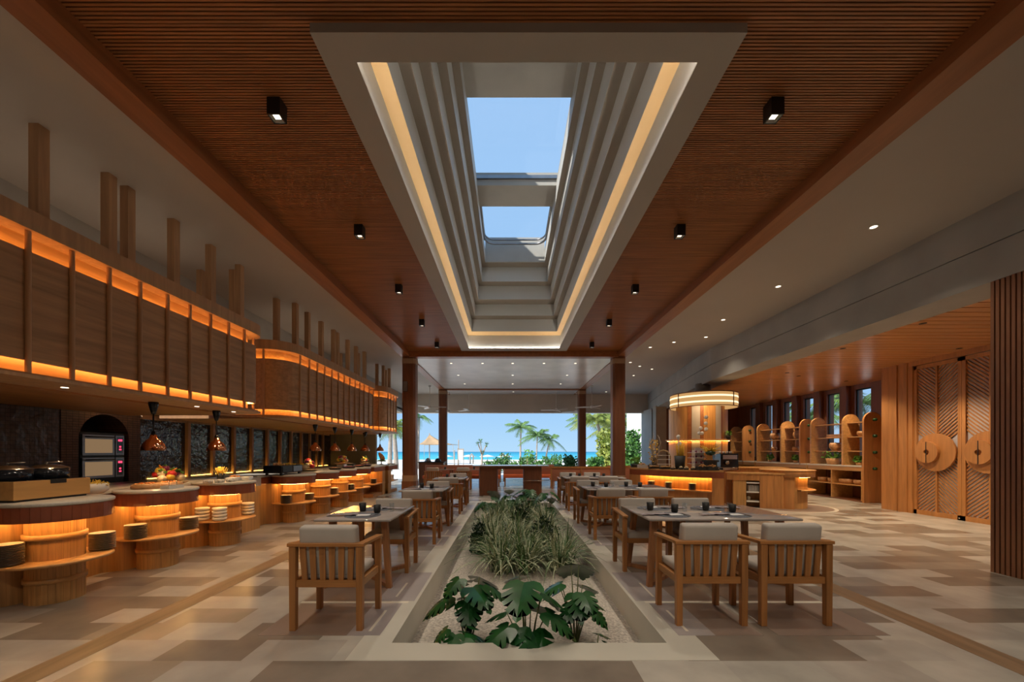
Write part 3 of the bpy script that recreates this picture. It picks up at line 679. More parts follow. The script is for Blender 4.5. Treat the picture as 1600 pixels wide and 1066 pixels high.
for i, (x, y) in enumerate(TR):
    lb = '%s of the wide stone-topped tables right of the planter' % ('nearest', 'middle', 'farthest')[i]
    if i == 0: tr0.location = (x, y, 0); tr0['label'] = lb; tr0['group'] = 'four-seat tables right of the planter'
    else: dup(tr0, (x, y, 0), 0, lb, 'four-seat tables right of the planter')
    for dx, sd_ in ((-0.57, 'left'), (0.13, 'right')):
        place(x+dx, y-1.36, 0, 'teak armchair with its back to us, %s seat, near side of the %s right table' % (sd_, ('nearest', 'middle', 'farthest')[i]), 'dining chairs right of the planter')
        place(x+dx-0.02, y+0.62, pi, 'teak armchair facing us, %s seat, far side of the %s right table' % (sd_, ('nearest', 'middle', 'farthest')[i]), 'dining chairs right of the planter')

# ---- place settings
def cup_(): return MB().lathe([(0.0, 0.0), (0.029, 0.0), (0.036, 0.01), (0.041, 0.09), (0.0385, 0.09), (0.033, 0.012), (0.0, 0.01)], 24)
cup0 = cup_().build('cup', M['cup']); tag(cup0, '', 'cup')
mat0 = MB().lathe([(0.0, 0.004), (0.18, 0.004), (0.19, 0.002), (0.19, 0.0), (0.0, 0.0)], 40).build('placemat', M['mat']); tag(mat0, '', 'placemat')
def napk():
    m = MB(); n = 9; vs = []; fs = []
    for i in range(n):
        for j in range(5):
            u, v = i/(n-1), j/4
            vs.append((-0.16+0.32*u, (-0.055+0.11*v)*(0.45+0.55*abs(u-0.25)*1.6), 0.006+0.012*abs(sin(u*9+v*5))))
    for i in range(n-1):
        for j in range(4): fs.append((i*5+j, (i+1)*5+j, (i+1)*5+j+1, i*5+j+1))
    m.add(vs, fs, True); o_ = m.build('napkin', M['napkin']); s_ = o_.modifiers.new('thick', 'SOLIDIFY'); s_.thickness = 0.004; return o_
nap0 = napk(); tag(nap0, '', 'napkin')
card0 = MB().cushion(-0.07, 0.07, -0.05, 0.05, 0.0, 0.008, 0.002, 1).build('menu_card', M['paper']); tag(card0, '', 'menu')
def fork():
    m = MB().box(-0.004, 0.004, -0.1, 0.03, 0, 0.003).box(-0.012, 0.012, 0.03, 0.045, 0, 0.003)
    for k_ in range(4): m.box(-0.012+k_*0.0072, -0.0095+k_*0.0072, 0.045, 0.09, 0.0, 0.003)
    return m.build('fork', M['steel'])
def knife(): return MB().box(-0.005, 0.005, -0.1, 0.0, 0, 0.004).add([(-0.007,0,0.001),(0.007,0,0.001),(0.006,0.1,0.001),(-0.004,0.11,0.001),(-0.007,0,0.003),(0.007,0,0.003),(0.006,0.1,0.003),(-0.004,0.11,0.003)], [(0,3,2,1),(4,5,6,7),(0,1,5,4),(1,2,6,5),(2,3,7,6),(3,0,4,7)]).build('knife', M['steel'])
fork0 = fork(); tag(fork0, '', 'fork'); knife0 = knife(); tag(knife0, '', 'knife')
glass0 = MB().lathe([(0.0, 0.0), (0.024, 0.0), (0.028, 0.10), (0.026, 0.10), (0.022, 0.006), (0.0, 0.006)], 20).build('water_glass', M['clear']); tag(glass0, '', 'glass')
firsts = set()
def put(src, loc, rz, label, group):
    if src.name not in firsts: firsts.add(src.name); o_ = src; o_.location = loc; o_.rotation_euler = (0,0,rz); o_['label'] = label; o_['group'] = group; return o_
    return dup(src, loc, rz, label, group)
TZ = 0.7502
def setting(cx_, cy_, face, lab, near):
    # face: +1 seat on the near side, -1 seat on the far side
    put(mat0, (cx_, cy_, TZ), 0, 'round grey woven placemat, ' + lab, 'placemats on the tables')
    put(cup0, (cx_+0.10*face*(1 if near else 1), cy_+0.17*face, TZ+0.0045), 0, 'tapered charcoal cup, ' + lab, 'charcoal cups')
    put(card0, (cx_+0.02, cy_-0.03*face, TZ+0.0048), 0.15*face, 'white menu card, ' + lab, 'menu cards')
    put(nap0, (cx_-0.21*face, cy_-0.02, TZ), 0.2*face, 'crumpled mauve grey napkin, ' + lab, 'napkins')
    if near:
        put(fork0, (cx_-0.10*face, cy_-0.01, TZ+0.0048), pi*(face < 0)+0.1, 'steel fork, ' + lab, 'forks'); put(knife0, (cx_+0.135*face, cy_-0.02, TZ+0.0048), pi*(face < 0)-0.1, 'steel knife, ' + lab, 'knives')
nm = ('nearest', 'middle', 'farthest')
for i, (x, y) in enumerate(TL):
    setting(x+0.02, y-0.27, 1, 'near side of the %s left table' % nm[i], i == 0)
    setting(x+0.0, y+0.22, -1, 'far side of the %s left table' % nm[i], i == 0)
for i, (x, y) in enumerate(TR):
    for dx, sd_ in ((-0.46, 'left'), (0.2, 'right')):
        setting(x+dx, y-0.27, 1, '%s place on the near side of the %s right table' % (sd_, nm[i]), i < 1)
        setting(x+dx-0.02, y+0.24, -1, '%s place on the far side of the %s right table' % (sd_, nm[i]), i < 1)
put(glass0, (TL[0][0]+0.25, TL[0][1]+0.02, TZ), 0, 'small clear glass in the middle of the nearest left table', 'clear glasses')
for i in (0, 1):
    for dx, sd_ in ((-0.16, 'left'), (0.36, 'right')): put(glass0, (TR[i][0]+dx-0.05, TR[i][1]-0.02, TZ), 0, 'small clear glass in the middle of the %s right table, %s one' % (nm[i], sd_), 'clear glasses')

# ---- counter-height table at the end of the planter
t = thing('communal_table', 'high pale-topped table on two broad brown rounded pedestals at the end of the planter', 'table', (0.03, 13.3, 0))
def rr(x0, x1, y0, y1, r, n=6):
    out = []
    for cx_, cy_, a0 in ((x1-r, y1-r, 0), (x0+r, y1-r, pi/2), (x0+r, y0+r, pi), (x1-r, y0+r, 3*pi/2)):
        for i in range(n+1): a = a0+pi/2*i/n; out.append((cx_+r*cos(a), cy_+r*sin(a)))
    return out
MB().prism(rr(-1.25, 1.28, -0.35, 0.45, 0.08), 0.955, 0.985).build('tabletop', M['marble'], t)
MB().prism(rr(-1.03, -0.42, -0.27, 0.3, 0.1), 0, 0.955, smooth=False).build('pedestal', M['column'], t)
MB().prism(rr(0.43, 1.04, -0.27, 0.3, 0.1), 0, 0.955).build('pedestal', M['column'], t)
MB().box(-0.42, 0.43, -0.2, 0.25, 0.86, 0.955).build('apron', M['column'], t)
MB().tube([(0.42, -0.30, 0.49), (1.05, -0.30, 0.49), (1.3, -0.1, 0.49)], 0.012, 8).build('foot_rail', M['steel'], t)

# ---- terracotta booths
def booth(x, y, w_, label, rz=0, legs=True, group='terracotta booths'):
    t = thing('booth_sofa', label, 'sofa', (x, y, 0), rz, group)
    MB().cushion(-w_/2, w_/2, -0.06, 0.06, 0.30, 0.86, 0.03, 2).build('backrest', M['sofa'], t)
    MB().box(-w_/2-0.02, w_/2+0.02, -0.085, -0.06, 0.80, 0.87).box(-w_/2-0.02, -w_/2+0.03, -0.085, -0.06, 0.12, 0.8).box(w_/2-0.03, w_/2+0.02, -0.085, -0.06, 0.12, 0.8).box(-0.02, 0.02, -0.085, -0.06, 0.3, 0.8).build('frame', M['right_wood'], t)
    MB().cushion(-w_/2, w_/2, 0.05, 0.62, 0.32, 0.46, 0.03, 2).build('seat', M['orange_fabric'], t)
    for a in (-w_/2+0.06, w_/2-0.06):
        for b_ in (0.0, 0.55): MB().bar((a, b_, 0), (a, b_, 0.33), 0.05, 0.05).build('leg', M['right_wood'], t)
    return t
booth(-1.98, 16.9, 3.2, 'long terracotta booth with orange seat behind the left tables', pi)
booth(0.85, 17.4, 2.2, 'terracotta booth seen under the high table, slatted legs', pi)
booth(2.75, 15.3, 2.3, 'terracotta booth with tan piping in front of the right far column', 0)
booth(5.0, 16.2, 2.0, 'terracotta booth beyond the dessert island', 0)
def small_table(x, y, label, w_=1.0):
    t = thing('dining_table', label, 'table', (x, y, 0), 0, 'far small tables')
    MB().box(-w_/2, w_/2, -0.35, 0.35, 0.72, 0.745).build('tabletop', M['marble'], t)
    for a in (-1, 1):
        for b_ in (-1, 1): MB().bar((a*(w_/2-0.08), b_*0.28, 0), (a*(w_/2-0.08), b_*0.28, 0.72), 0.045, 0.045).build('leg', M['column'], t)
small_table(-2.75, 15.9, 'small far table in front of the long left booth, left one')
small_table(-1.6, 15.9, 'small far table in front of the long left booth, right one')
for i, (x, y) in enumerate(((-2.95, 15.7), (-2.55, 15.75), (-1.8, 15.7), (-1.4, 15.75))):
    put(cup0, (x, y, 0.7455), 0, 'charcoal cup on the far booth tables, %s from the left' % ordinal[i], 'charcoal cups')
for i, (x, y) in enumerate(((-2.9, 14.9), (-1.75, 14.9))):
    place(x, y, 0, 'far armchair in front of the long left booth, %s one' % ('left', 'right')[i], 'dining chairs left of the planter')
t = thing('service_cabinet', 'low dark-topped cabinet with black domes left of the far booth', 'cabinet', (-3.5, 18.0, 0))
MB().box(-0.55, 0.55, -0.3, 0.3, 0.0, 0.95).build('body', M['column'], t); MB().box(-0.6, 0.6, -0.33, 0.33, 0.95, 0.98).build('worktop', M['black'], t)
tag(MB().lathe([(0.0, 0.16), (0.08, 0.14), (0.14, 0.06), (0.15, 0.0), (0.0, 0.0)], 20).build('dome_cover', M['black_gloss'], None, loc=(-3.25, 18.0, 0.981)), 'black domed cover on the far low cabinet', 'food cover')
tag(MB().lathe([(0.0, 0.18), (0.1, 0.12), (0.16, 0.0), (0.0, 0.0)], 20).build('dome_cover', M['dark_steel'], None, loc=(-3.7, 18.0, 0.981)), 'grey tilted cover on the far low cabinet, left one', 'food cover')
# ================================================================== LEFT BUFFET
# ---- hoods
M['added_uplight'] = emis('uplight strip', (1.0, 0.80, 0.60), 5)  # unseen strips added on the hood tops to brighten the left ceiling
def offset_path(path, d):
    out = []
    for i, p in enumerate(path):
        a = Vector(path[max(i-1, 0)]); b_ = Vector(path[min(i+1, len(path)-1)]); t_ = (b_-a).normalized()
        n_ = Vector((t_.y, -t_.x)); out.append((p[0]-n_.x*d, p[1]-n_.y*d))   # d>0 moves inward
    return out
def strip(m, a, b_, z0, z1):
    n = len(a); vs = [(x,y,z0) for x,y in a]+[(x,y,z0) for x,y in b_]+[(x,y,z1) for x,y in a]+[(x,y,z1) for x,y in b_]; fs = []
    for i in range(n-1):
        fs += [(i,i+1,2*n+i+1,2*n+i), (n+i,3*n+i,3*n+i+1,n+i+1), (i,n+i,n+i+1,i+1), (2*n+i,2*n+i+1,3*n+i+1,3*n+i)]
    fs += [(0,2*n,3*n,n), (n-1,2*n-1,4*n-1,3*n-1)]
    return m.add(vs, fs)
def hood(label, path, battens, posts, back=-6.6, name='buffet_hood'):
    t = thing(name, label, 'hood', (0,0,0), 0, 'timber hoods over the buffet')
    clos = lambda p, x: [(x, p[0][1])] + list(p) + [(x, p[-1][1])]
    Z0, Z1, Z2 = H+0.64, H+0.67, H+1.935
    lip = offset_path(path, -0.03)
    MB().prism([q for q in clos(lip, -4.72)], Z0, Z1).build('lower_lip', M['hood_frame'], t)
    MB().prism(clos(path, back), Z1, Z1+0.02).build('soffit', M['oak_dark'], t)
    MB().box(back, -4.72, path[0][1], path[-1][1], Z0-0.02, Z1).build('soffit', M['oak_dark'], t)
    MB().prism(clos(lip, back), Z2, H+2.11).build('top_fascia', M['hood_frame'], t)
    core = offset_path(path, 0.15)
    MB().prism(clos(core, back), Z1+0.02, Z2).build('core', M['oak_x'], t)
    # arc length along the path
    s_ = [0]
    for a, b_ in zip(path[:-1], path[1:]): s_.append(s_[-1]+hypot(b_[0]-a[0], b_[1]-a[1]))
    def at(d):
        for i in range(len(path)-1):
            if s_[i] <= d <= s_[i+1]+1e-9:
                f_ = (d-s_[i])/max(1e-9, s_[i+1]-s_[i]); a, b_ = path[i], path[i+1]
                return (a[0]+(b_[0]-a[0])*f_, a[1]+(b_[1]-a[1])*f_, i, f_)
        return (*path[-1], len(path)-2, 1)
    def sub(d0, d1, off):
        pts_ = [at(d0)[:2]] + [path[i] for i in range(len(path)) if d0 < s_[i] < d1] + [at(d1)[:2]]
        # inward normal from neighbours
        return offset_path(pts_, off)
    ds = battens
    for a, b_ in zip(ds[:-1], ds[1:]):
        m = MB(); strip(m, sub(a+0.006, b_-0.006, 0.035), sub(a+0.006, b_-0.006, 0.055), H+0.80, H+1.765); m.build('panel', M['hood_panel'], t)
    for d in ds:
        x, y, i, f_ = at(d); a = Vector(path[i]); b_ = Vector(path[i+1]); t_ = (b_-a).normalized(); n_ = Vector((t_.y, -t_.x))
        MB().tube([(x-n_.x*0.022, y-n_.y*0.022, Z1), (x-n_.x*0.022, y-n_.y*0.022, Z2)], 0.021, 10, False).build('batten', M['hood_frame'], t)
    L = s_[-1]
    m = MB(); strip(m, sub(0.02, L-0.02, 0.06), sub(0.02, L-0.02, 0.07), H+1.72, H+1.75); strip(m, sub(0.02, L-0.02, 0.06), sub(0.02, L-0.02, 0.07), H+0.815, H+0.845)
    m.build('light_strip', M['warm_led'], t)
    for (x, y) in posts: MB().box(x-0.045, x+0.045, y-0.045, y+0.045, H+2.11, ZC).build('hanger_post', M['hood_frame'], t)
    m = MB(); strip(m, offset_path(path, 0.55)[:], offset_path(path, 0.60)[:], H+2.112, H+2.125) if False else m.box(-4.95, -4.90, path[0][1]+0.6, path[-1][1]-0.6, H+2.112, H+2.125)
    m.build('added_uplight_strip', M['added_uplight'], t)
    return t, at, s_
FX = -4.2
def arc(cx_, cy_, r, a0, a1, n=8): return [(cx_+r*cos(radians(a0+(a1-a0)*i/n)), cy_+r*sin(radians(a0+(a1-a0)*i/n))) for i in range(n+1)]
# paths run from near to far along the front face
pA = [(FX, 1.3), (FX, 6.55)] + arc(FX-0.3, 6.55, 0.3, 0, 90)[1:]
dA = [y-1.3 for y in (1.34, 1.70, 2.05, 2.41, 2.77, 3.13, 3.48, 3.83, 4.186, 4.536, 4.9, 5.245, 5.605, 5.965, 6.317)] + [5.60]
hood('long timber hood nearest us, over the first three counters, amber light above and below', pA, dA,
     [(-4.29, 3.62), (-4.29, 4.25), (-4.29, 4.46), (-4.3, 5.08), (-4.3, 5.71), (-4.3, 6.32), (-4.52, 6.5), (-5.05, 6.5), (-4.3, 2.6)])
pB = [(-5.45, 7.48), (-4.7, 7.48)] + arc(-4.7, 7.98, 0.5, -90, 0)[1:] + [(FX, 12.32)]
base = 0.75+0.5*pi/2
dB = [0.02, 0.38, 0.80, base+0.02] + [base+y-7.98 for y in (8.37, 8.72, 9.06, 9.43, 9.79, 10.13, 10.48, 10.85, 11.19, 11.52, 11.93, 12.29)]
hood('middle timber hood with a rounded near corner and amber strips of light', pB, dB,
     [(-4.52, 7.7), (-4.29, 7.95), (-4.31, 8.47), (-4.3, 9.06), (-4.29, 9.68), (-4.3, 9.9), (-5.1, 12.0), (-4.3, 10.55), (-4.33, 11.2), (-4.57, 12.0), (-4.31, 11.8)])
pC = [(-5.3, 12.62), (-4.5, 12.62)] + arc(-4.5, 13.12, 0.5, -90, 0)[1:] + [(-4.0, 14.1)] + arc(-4.5, 14.1, 0.5, 0, 90)[1:]
bC = 0.8+0.785
dC = [0.02, 0.5, 1.15, bC, bC+0.33, bC+0.66, bC+0.98, bC+1.35, bC+1.72]
hood('short rounded timber hood farthest from us beside the near left column', pC, dC, [(-4.49, 13.45), (-4.36, 13.72), (-4.3, 14.2), (-4.5, 14.45), (-4.85, 13.3)])
for i, (x, y) in enumerate(((-4.45, 3.97), (-4.45, 5.65), (-4.45, 6.4))):
    tag(MB().lathe([(0.0, 0.0), (0.028, 0.0), (0.028, 0.004)], 14).build('recessed_downlight', M['lens'], None, loc=(x, y, H+0.6355)), 'tiny bright downlight in the lit edge under the nearest hood, %s' % ('left one', 'middle one', 'right one')[i], 'ceiling light', 'tiny hood downlights')
    spot('spot_lamp', (x, y, H+0.6), 14, 1.8, (1, 0.62, 0.3), 0.03)

# ---- counters on stave barrels
BX = -4.48
units = [3.92, 5.06, 6.25, 8.25, 9.41, 10.49, 11.57]
un = ['nearest', 'second', 'third', 'fourth', 'fifth', 'sixth', 'seventh']
def barrel(m, r, z0, z1, n=26):   # staves with fine grooves
    prof = []
    for i in range(n):
        for k_ in range(4):
            a = 2*pi*(i+(0.03, 0.33, 0.66, 0.97)[k_])/n; prof.append((r*cos(a), r*sin(a)))
        a = 2*pi*(i+1.0)/n; prof.append(((r-0.0035)*cos(a), (r-0.0035)*sin(a)))
    m.prism(prof, z0, z1); return m
def make_counter(R_=0.41):
    t = thing('buffet_counter', '', 'counter')
    MB().lathe([(0.0, 0.945), (R_, 0.945), (R_+0.008, 0.952), (R_+0.008, 0.972), (R_, 0.98), (0.0, 0.98)], 64).build('countertop', M['stone_top'], t)
    m = MB()
    for i in range(40):
        a0 = 2*pi*i/40; a1 = 2*pi*(i+0.965)/40
        m.add([((R_)*cos(a0),(R_)*sin(a0),0.80),((R_)*cos(a1),(R_)*sin(a1),0.80),((R_)*cos(a1),(R_)*sin(a1),0.944),((R_)*cos(a0),(R_)*sin(a0),0.944)], [(0,1,2,3)])
    m.lathe([(0.26, 0.80), (R_-0.004, 0.80), (R_-0.004, 0.944)], 64).build('glazed_band', M['red_glaze'], t)
    m = MB(); barrel(m, 0.205, 0.0, 0.80); m.build('barrel', M['oak'], t)
    MB().lathe([(0.2, 0.60), (0.222, 0.604), (0.222, 0.655), (0.2, 0.659)], 48).build('hoop', M['oak_x'], t); MB().lathe([(0.2, 0.19), (0.218, 0.193), (0.218, 0.235), (0.2, 0.24)], 48).build('hoop', M['oak_x'], t)
    MB().lathe([(0.2, 0.385), (R_-0.01, 0.385), (R_+0.003, 0.392), (R_+0.003, 0.405), (R_-0.004, 0.412), (0.2, 0.412)], 64).build('shelf', M['oak_x'], t)
    MB().lathe([(0.32, 0.799), (0.32, 0.792), (0.335, 0.792), (0.335, 0.799)], 48).build('light_ring', M['under_led'], t)
    return t
c0 = make_counter()
for i, y in enumerate(units):
    lb = '%s round buffet counter from us, stone top, dark red glazed rim, oak barrel and shelf' % un[i]
    if i == 0: c0.location = (BX, y, 0); c0['label'] = lb; c0['group'] = 'round barrel counters of the buffet'
    else: dup(c0, (BX, y, 0), 0, lb, 'round barrel counters of the buffet', 1.0)
# continuous carcass and worktop behind the rounds, wavy front
def run(label, y0, y1, cs, name='buffet_worktop'):
    t = thing(name, label, 'counter', (0,0,0))
    front = []; n = 90
    for i in range(n+1):
        y = y0+(y1-y0)*i/n; x = -4.86
        for c in cs:
            d = abs(y-c)
            if d < 0.30: x = max(x, -4.86+0.22*math.sqrt(max(0, 1-(d/0.30)**2)))
        front.append((x, y))
    MB().prism([(-5.5, y0)] + front + [(-5.5, y1)], 0.0, 0.80).build('cabinet_body', M['oak'], t)
    MB().prism([(-5.52, y0), (-4.80, y0), (-4.80, y1), (-5.52, y1)], 0.945, 0.98).build('worktop', M['stone_top'], t)
    MB().prism([(-5.5, y0), (-4.82, y0), (-4.82, y1), (-5.5, y1)], 0.80, 0.944).build('glazed_band', M['red_glaze'], t)
    return t
run('long stone worktop behind the first three round counters', 2.2, 6.95, units[:3])
run('long stone worktop behind the fourth to seventh round counters', 7.55, 12.3, units[3:])
t = thing('corner_cabinet', 'plain oak end cabinet filling the gap before the fourth round counter', 'cabinet')
MB().box(-5.5, -4.72, 7.0, 7.50, 0, 0.80).build('body', M['oak'], t); MB().box(-5.52, -4.72, 6.96, 7.54, 0.80, 0.96).build('worktop', M['trellis'], t)
t = thing('back_counter', 'dark steel-topped back counter along the tiled wall', 'counter')
MB().box(WX+0.09, -6.2, 2.2, 15.0, 0, 0.88).build('body', M['oak_dark'], t); MB().box(WX+0.09, -6.17, 2.2, 15.0, 0.88, 0.92).build('worktop', M['dark_steel'], t)
# two straight counters at the far end
def straight(label, y0, y1, xf, niche):
    t = thing('buffet_counter', label, 'counter', (0,0,0), 0, 'straight counters at the far end of the buffet')
    MB().box(-5.3, xf, y0, y1, 0.945, 0.98).build('countertop', M['stone_top'], t)
    MB().box(-5.28, xf-0.01, y0+0.01, y1-0.01, 0.80, 0.944).build('glazed_band', M['red_glaze'], t)
    MB().box(-5.28, xf-0.45, y0, y1, 0, 0.8).box(xf-0.45, xf-0.02, niche[0], niche[1], 0, 0.8).build('cabinet_body', M['oak'], t)
    MB().box(xf-0.46, xf-0.005, y0, y1, 0.385, 0.412).build('shelf', M['oak_x'], t)
    MB().box(xf-0.40, xf-0.38, y0+0.1, y1-0.1, 0.788, 0.798).build('light_strip', M['under_led'], t)
    MB().box(xf-0.45, xf-0.04, y0, y1, 0, 0.1).build('plinth', M['oak_dark'], t)
straight('straight oak counter after the round ones, lit niche with dark plates', 12.4, 13.55, -4.22, (13.25, 13.55))
straight('last oak counter by the near left column, niche with stacked white bowls', 13.62, 14.75, -4.14, (13.62, 13.95))

# ---- plate stacks (every plate its own thing)
dplate = MB().lathe([(0.0, 0.0), (0.07, 0.0), (0.114, 0.012), (0.119, 0.015), (0.119, 0.018), (0.07, 0.007), (0.0, 0.006)], 28).build('dinner_plate', M['plate_rim']); tag(dplate, '', 'plate')
MB().lathe([(0.0, 0.0065), (0.07, 0.0075), (0.117, 0.0183)], 28).build('glazed_face', M['white_glaze'], dplate)
bowl = MB().lathe([(0.0, 0.0), (0.07, 0.0), (0.108, 0.02), (0.113, 0.05), (0.108, 0.05), (0.098, 0.025), (0.065, 0.008), (0.0, 0.008)], 28).build('white_bowl', M['white_glaze']); tag(bowl, '', 'bowl')
dplate.scale = (0.88, 0.88, 1); bowl.scale = (0.84, 0.84, 1)
def ang(yc, deg, r=0.328): a = radians(deg); return (BX+r*cos(a), yc+r*sin(a))
stacks = [(dplate, ang(units[0], -104), 13, 0.0148, 'dark-edged plate in the stack left of the nearest barrel'),
          (dplate, ang(units[0], 58), 12, 0.0148, 'dark-edged plate in the stack right of the nearest barrel'),
          (dplate, ang(units[1], -86), 11, 0.0148, 'dark-edged plate in the stack left of the second barrel'),
          (dplate, ang(units[1], 60), 10, 0.0148, 'dark-edged plate in the stack right of the second barrel'),
          (bowl, ang(units[2], -112), 4, 0.048, 'white bowl in the stack left of the third barrel'),
          (bowl, ang(units[2], -66), 4, 0.048, 'white bowl in the stack in front of the third barrel'),
          (bowl, ang(units[2], 58), 4, 0.048, 'white bowl in the stack right of the third barrel'),
          (dplate, ang(units[3], -86), 11, 0.0148, 'dark-edged plate in the stack left of the fourth barrel'),
          (dplate, ang(units[3], 60), 9, 0.0148, 'dark-edged plate in the stack right of the fourth barrel'),
          (dplate, ang(units[4], 50), 10, 0.0148, 'dark-edged plate in the stack right of the fifth barrel'),
          (dplate, ang(units[5], 58), 10, 0.0148, 'dark-edged plate in the stack right of the sixth barrel'),
          (dplate, (-4.4, 12.85), 10, 0.0148, 'dark-edged plate in the far straight counter niche'),
          (bowl, (-4.30, 14.15), 4, 0.048, 'white bowl in the last counter niche, left stack'),
          (bowl, (-4.30, 14.45), 4, 0.048, 'white bowl in the last counter niche, right stack')]
for src, (x, y), n, dz, lb in stacks:
    for k_ in range(n): put(src, (x, y, 0.4125+k_*dz), random.random()*6, '%s from the bottom, %s' % (ordinal[k_], lb), lb.split(' in ')[1])

# ---- copper heat lamps
def heat_lamp():
    t = thing('heat_lamp', '', 'lamp')
    shd = MB().lathe([(0.132, 0.0), (0.128, 0.04), (0.108, 0.09), (0.075, 0.135), (0.042, 0.158), (0.034, 0.205), (0.03, 0.205), (0.036, 0.155), (0.07, 0.13), (0.103, 0.088), (0.123, 0.04), (0.127, 0.0)], 40).build('lamp_shade', M['copper'], t)
    MB().lathe([(0.0, 0.25), (0.018, 0.25), (0.026, 0.22), (0.026, 0.2), (0.0, 0.2)], 20).build('socket', M['black'], t)
    MB().tube([(0,0,0.2),(0,0,0.50)], 0.008, 8).build('cord', M['black'], t)
    MB().lathe([(0.0, 0.64), (0.052, 0.64), (0.054, 0.60), (0.034, 0.52), (0.02, 0.47), (0.0, 0.47)], 24).build('retractor', M['black_gloss'], t)
    MB().ball((0,0,0.06), 0.035, 12).build('bulb', M['heat_bulb'], shd)
    return t
hl = heat_lamp()
for i, (x, y) in enumerate([(-4.62, 5.15), (-4.60, 6.23), (-4.62, 9.44), (-4.62, 10.5), (-4.60, 11.57), (-4.9, 13.4), (-4.72, 13.0), (-4.63, 14.2)]):
    lb = ['nearest copper heat lamp, hanging right of the oven', 'second copper heat lamp, over the third counter', 'copper heat lamp over the fifth counter', 'copper heat lamp over the sixth counter', 'copper heat lamp over the seventh counter', 'copper heat lamp of the overlapping far pair, farther one', 'copper heat lamp of the overlapping far pair, nearer one', 'last copper heat lamp above the roast, against the sky'][i]
    if i == 0: hl.location = (x, y, 1.46); hl['label'] = lb; hl['group'] = 'copper heat lamps'
    else: dup(hl, (x, y, 1.46), 0, lb, 'copper heat lamps')
    spot('heat_lamp_light', (x, y, 1.47), 9, 2.2, (1, 0.62, 0.3), 0.03)

# ---- twin deck oven in the arch
t = thing('deck_oven', 'two-deck steel oven with red displays standing in the brick arch', 'oven', (-6.88, 6.715, 0.905))
MB().box(-0.35, 0.0, -0.36, 0.36, 0.0, 0.86).build('body', M['black'], t)
for k_, z in enumerate((0.10, 0.48)):
    dr_ = MB().box(0.0, 0.02, -0.34, 0.18, z, z+0.34).build('door', M['dark_steel'], t)
    MB().box(0.02, 0.024, -0.30, 0.14, z+0.04, z+0.27).build('door_window', M['oven_added_glow'], dr_)
    MB().tube([(0.05, -0.32, z+0.305), (0.05, 0.16, z+0.305)], 0.011, 8).build('door_handle', M['black'], dr_)
    cp_ = MB().box(0.0, 0.02, 0.20, 0.35, z, z+0.34).build('control_panel', M['dark_steel'], t)
    MB().box(0.02, 0.023, 0.225, 0.325, z+0.03, z+0.31).build('control_face', M['black_gloss'], cp_)
    for bx_ in ((0.24, 0.31, 0.24, 0.275), (0.26, 0.29, 0.13, 0.16), (0.255, 0.295, 0.085, 0.11)): MB().box(0.023, 0.026, bx_[0], bx_[1], z+bx_[2], z+bx_[3]).build('digital_display', M['red_digit'], cp_)

# ---- food and ware on the worktops
def W(x, y, dz=0.0): return (x, y, 0.9805+dz)
t = thing('wooden_riser', 'pale bamboo box riser carrying two black casserole pots', 'box', W(-4.72, 3.93))
MB().box(-0.22, 0.22, -0.33, 0.33, 0.02, 0.19).build('box_body', wood('bamboo', (0.66, 0.36, 0.12), 'y', 0.35, 0.15, 12), t, 0.004)
MB().box(-0.2, 0.2, -0.31, 0.31, 0, 0.02).build('base', M['black'], t); MB().box(0.2, 0.223, -0.04, 0.10, 0.155, 0.192).build('hand_slot', M['black'], t); MB().box(-0.19, 0.19, -0.31, 0.31, 0.19, 0.196).build('induction_plate', M['black_gloss'], t)
def pot():
    t = thing('casserole_pot', '', 'pot')
    MB().lathe([(0.0, 0.0), (0.18, 0.0), (0.19, 0.012), (0.193, 0.125), (0.187, 0.125), (0.184, 0.02), (0.0, 0.015)], 48).build('pan', M['black_gloss'], t)
    ld = MB().lathe([(0.194, 0.126), (0.188, 0.134), (0.12, 0.165), (0.03, 0.178), (0.0, 0.178)], 48).build('lid', M['steel'], t)
    MB().tube([(-0.02,0,0.178),(-0.02,0,0.205),(0.13,0.05,0.205)], 0.008, 8).build('lid_handle', M['steel'], ld)
    MB().tube([(0.03,0.19,0.12),(0.03,0.245,0.128),(-0.03,0.245,0.128),(-0.03,0.19,0.12)], 0.007, 8).build('side_handle', M['black'], t)
    return t
p0_ = pot(); p0_.scale = (0.8,)*3; p0_.location = W(-4.76, 3.775, 0.197); p0_['label'] = 'left black casserole with steel lid on the bamboo riser'; p0_['group'] = 'black casseroles'
dup(p0_, W(-4.76, 4.095, 0.197), 0, 'right black casserole with steel lid on the bamboo riser', 'black casseroles')
def heap(m, c, r, h, n, s_, kind='ball'):
    for i in range(n):
        a = random.random()*6.28; q = r*math.sqrt(random.random()); z = c[2]+h*(1-(q/r)**2)*random.uniform(0.5, 1)
        if kind == 'ball': m.ball((c[0]+q*cos(a), c[1]+q*sin(a), z), s_*random.uniform(0.7, 1.2), 8)
        else:
            d = Vector((random.uniform(-1,1), random.uniform(-1,1), random.uniform(-0.2, 1.0))).normalized()*s_
            p = Vector((c[0]+q*cos(a), c[1]+q*sin(a), z)); m.tube([p-d, p+d], 0.004, 5)
    return m
t = thing('chip_bowl', 'white bowl heaped with yellow chips beside the bamboo riser', 'bowl', W(-4.62, 4.42))
MB().lathe([(0.0, 0.0), (0.07, 0.0), (0.115, 0.04), (0.115, 0.09), (0.095, 0.115), (0.088, 0.112), (0.10, 0.085), (0.09, 0.03), (0.0, 0.02)], 32).build('bowl', M['white_glaze'], t)
struct(heap(MB(), (0,0,0.09), 0.10, 0.05, 90, 0.035, 'stick').build('chips', M['yellow'], t), 'stuff')
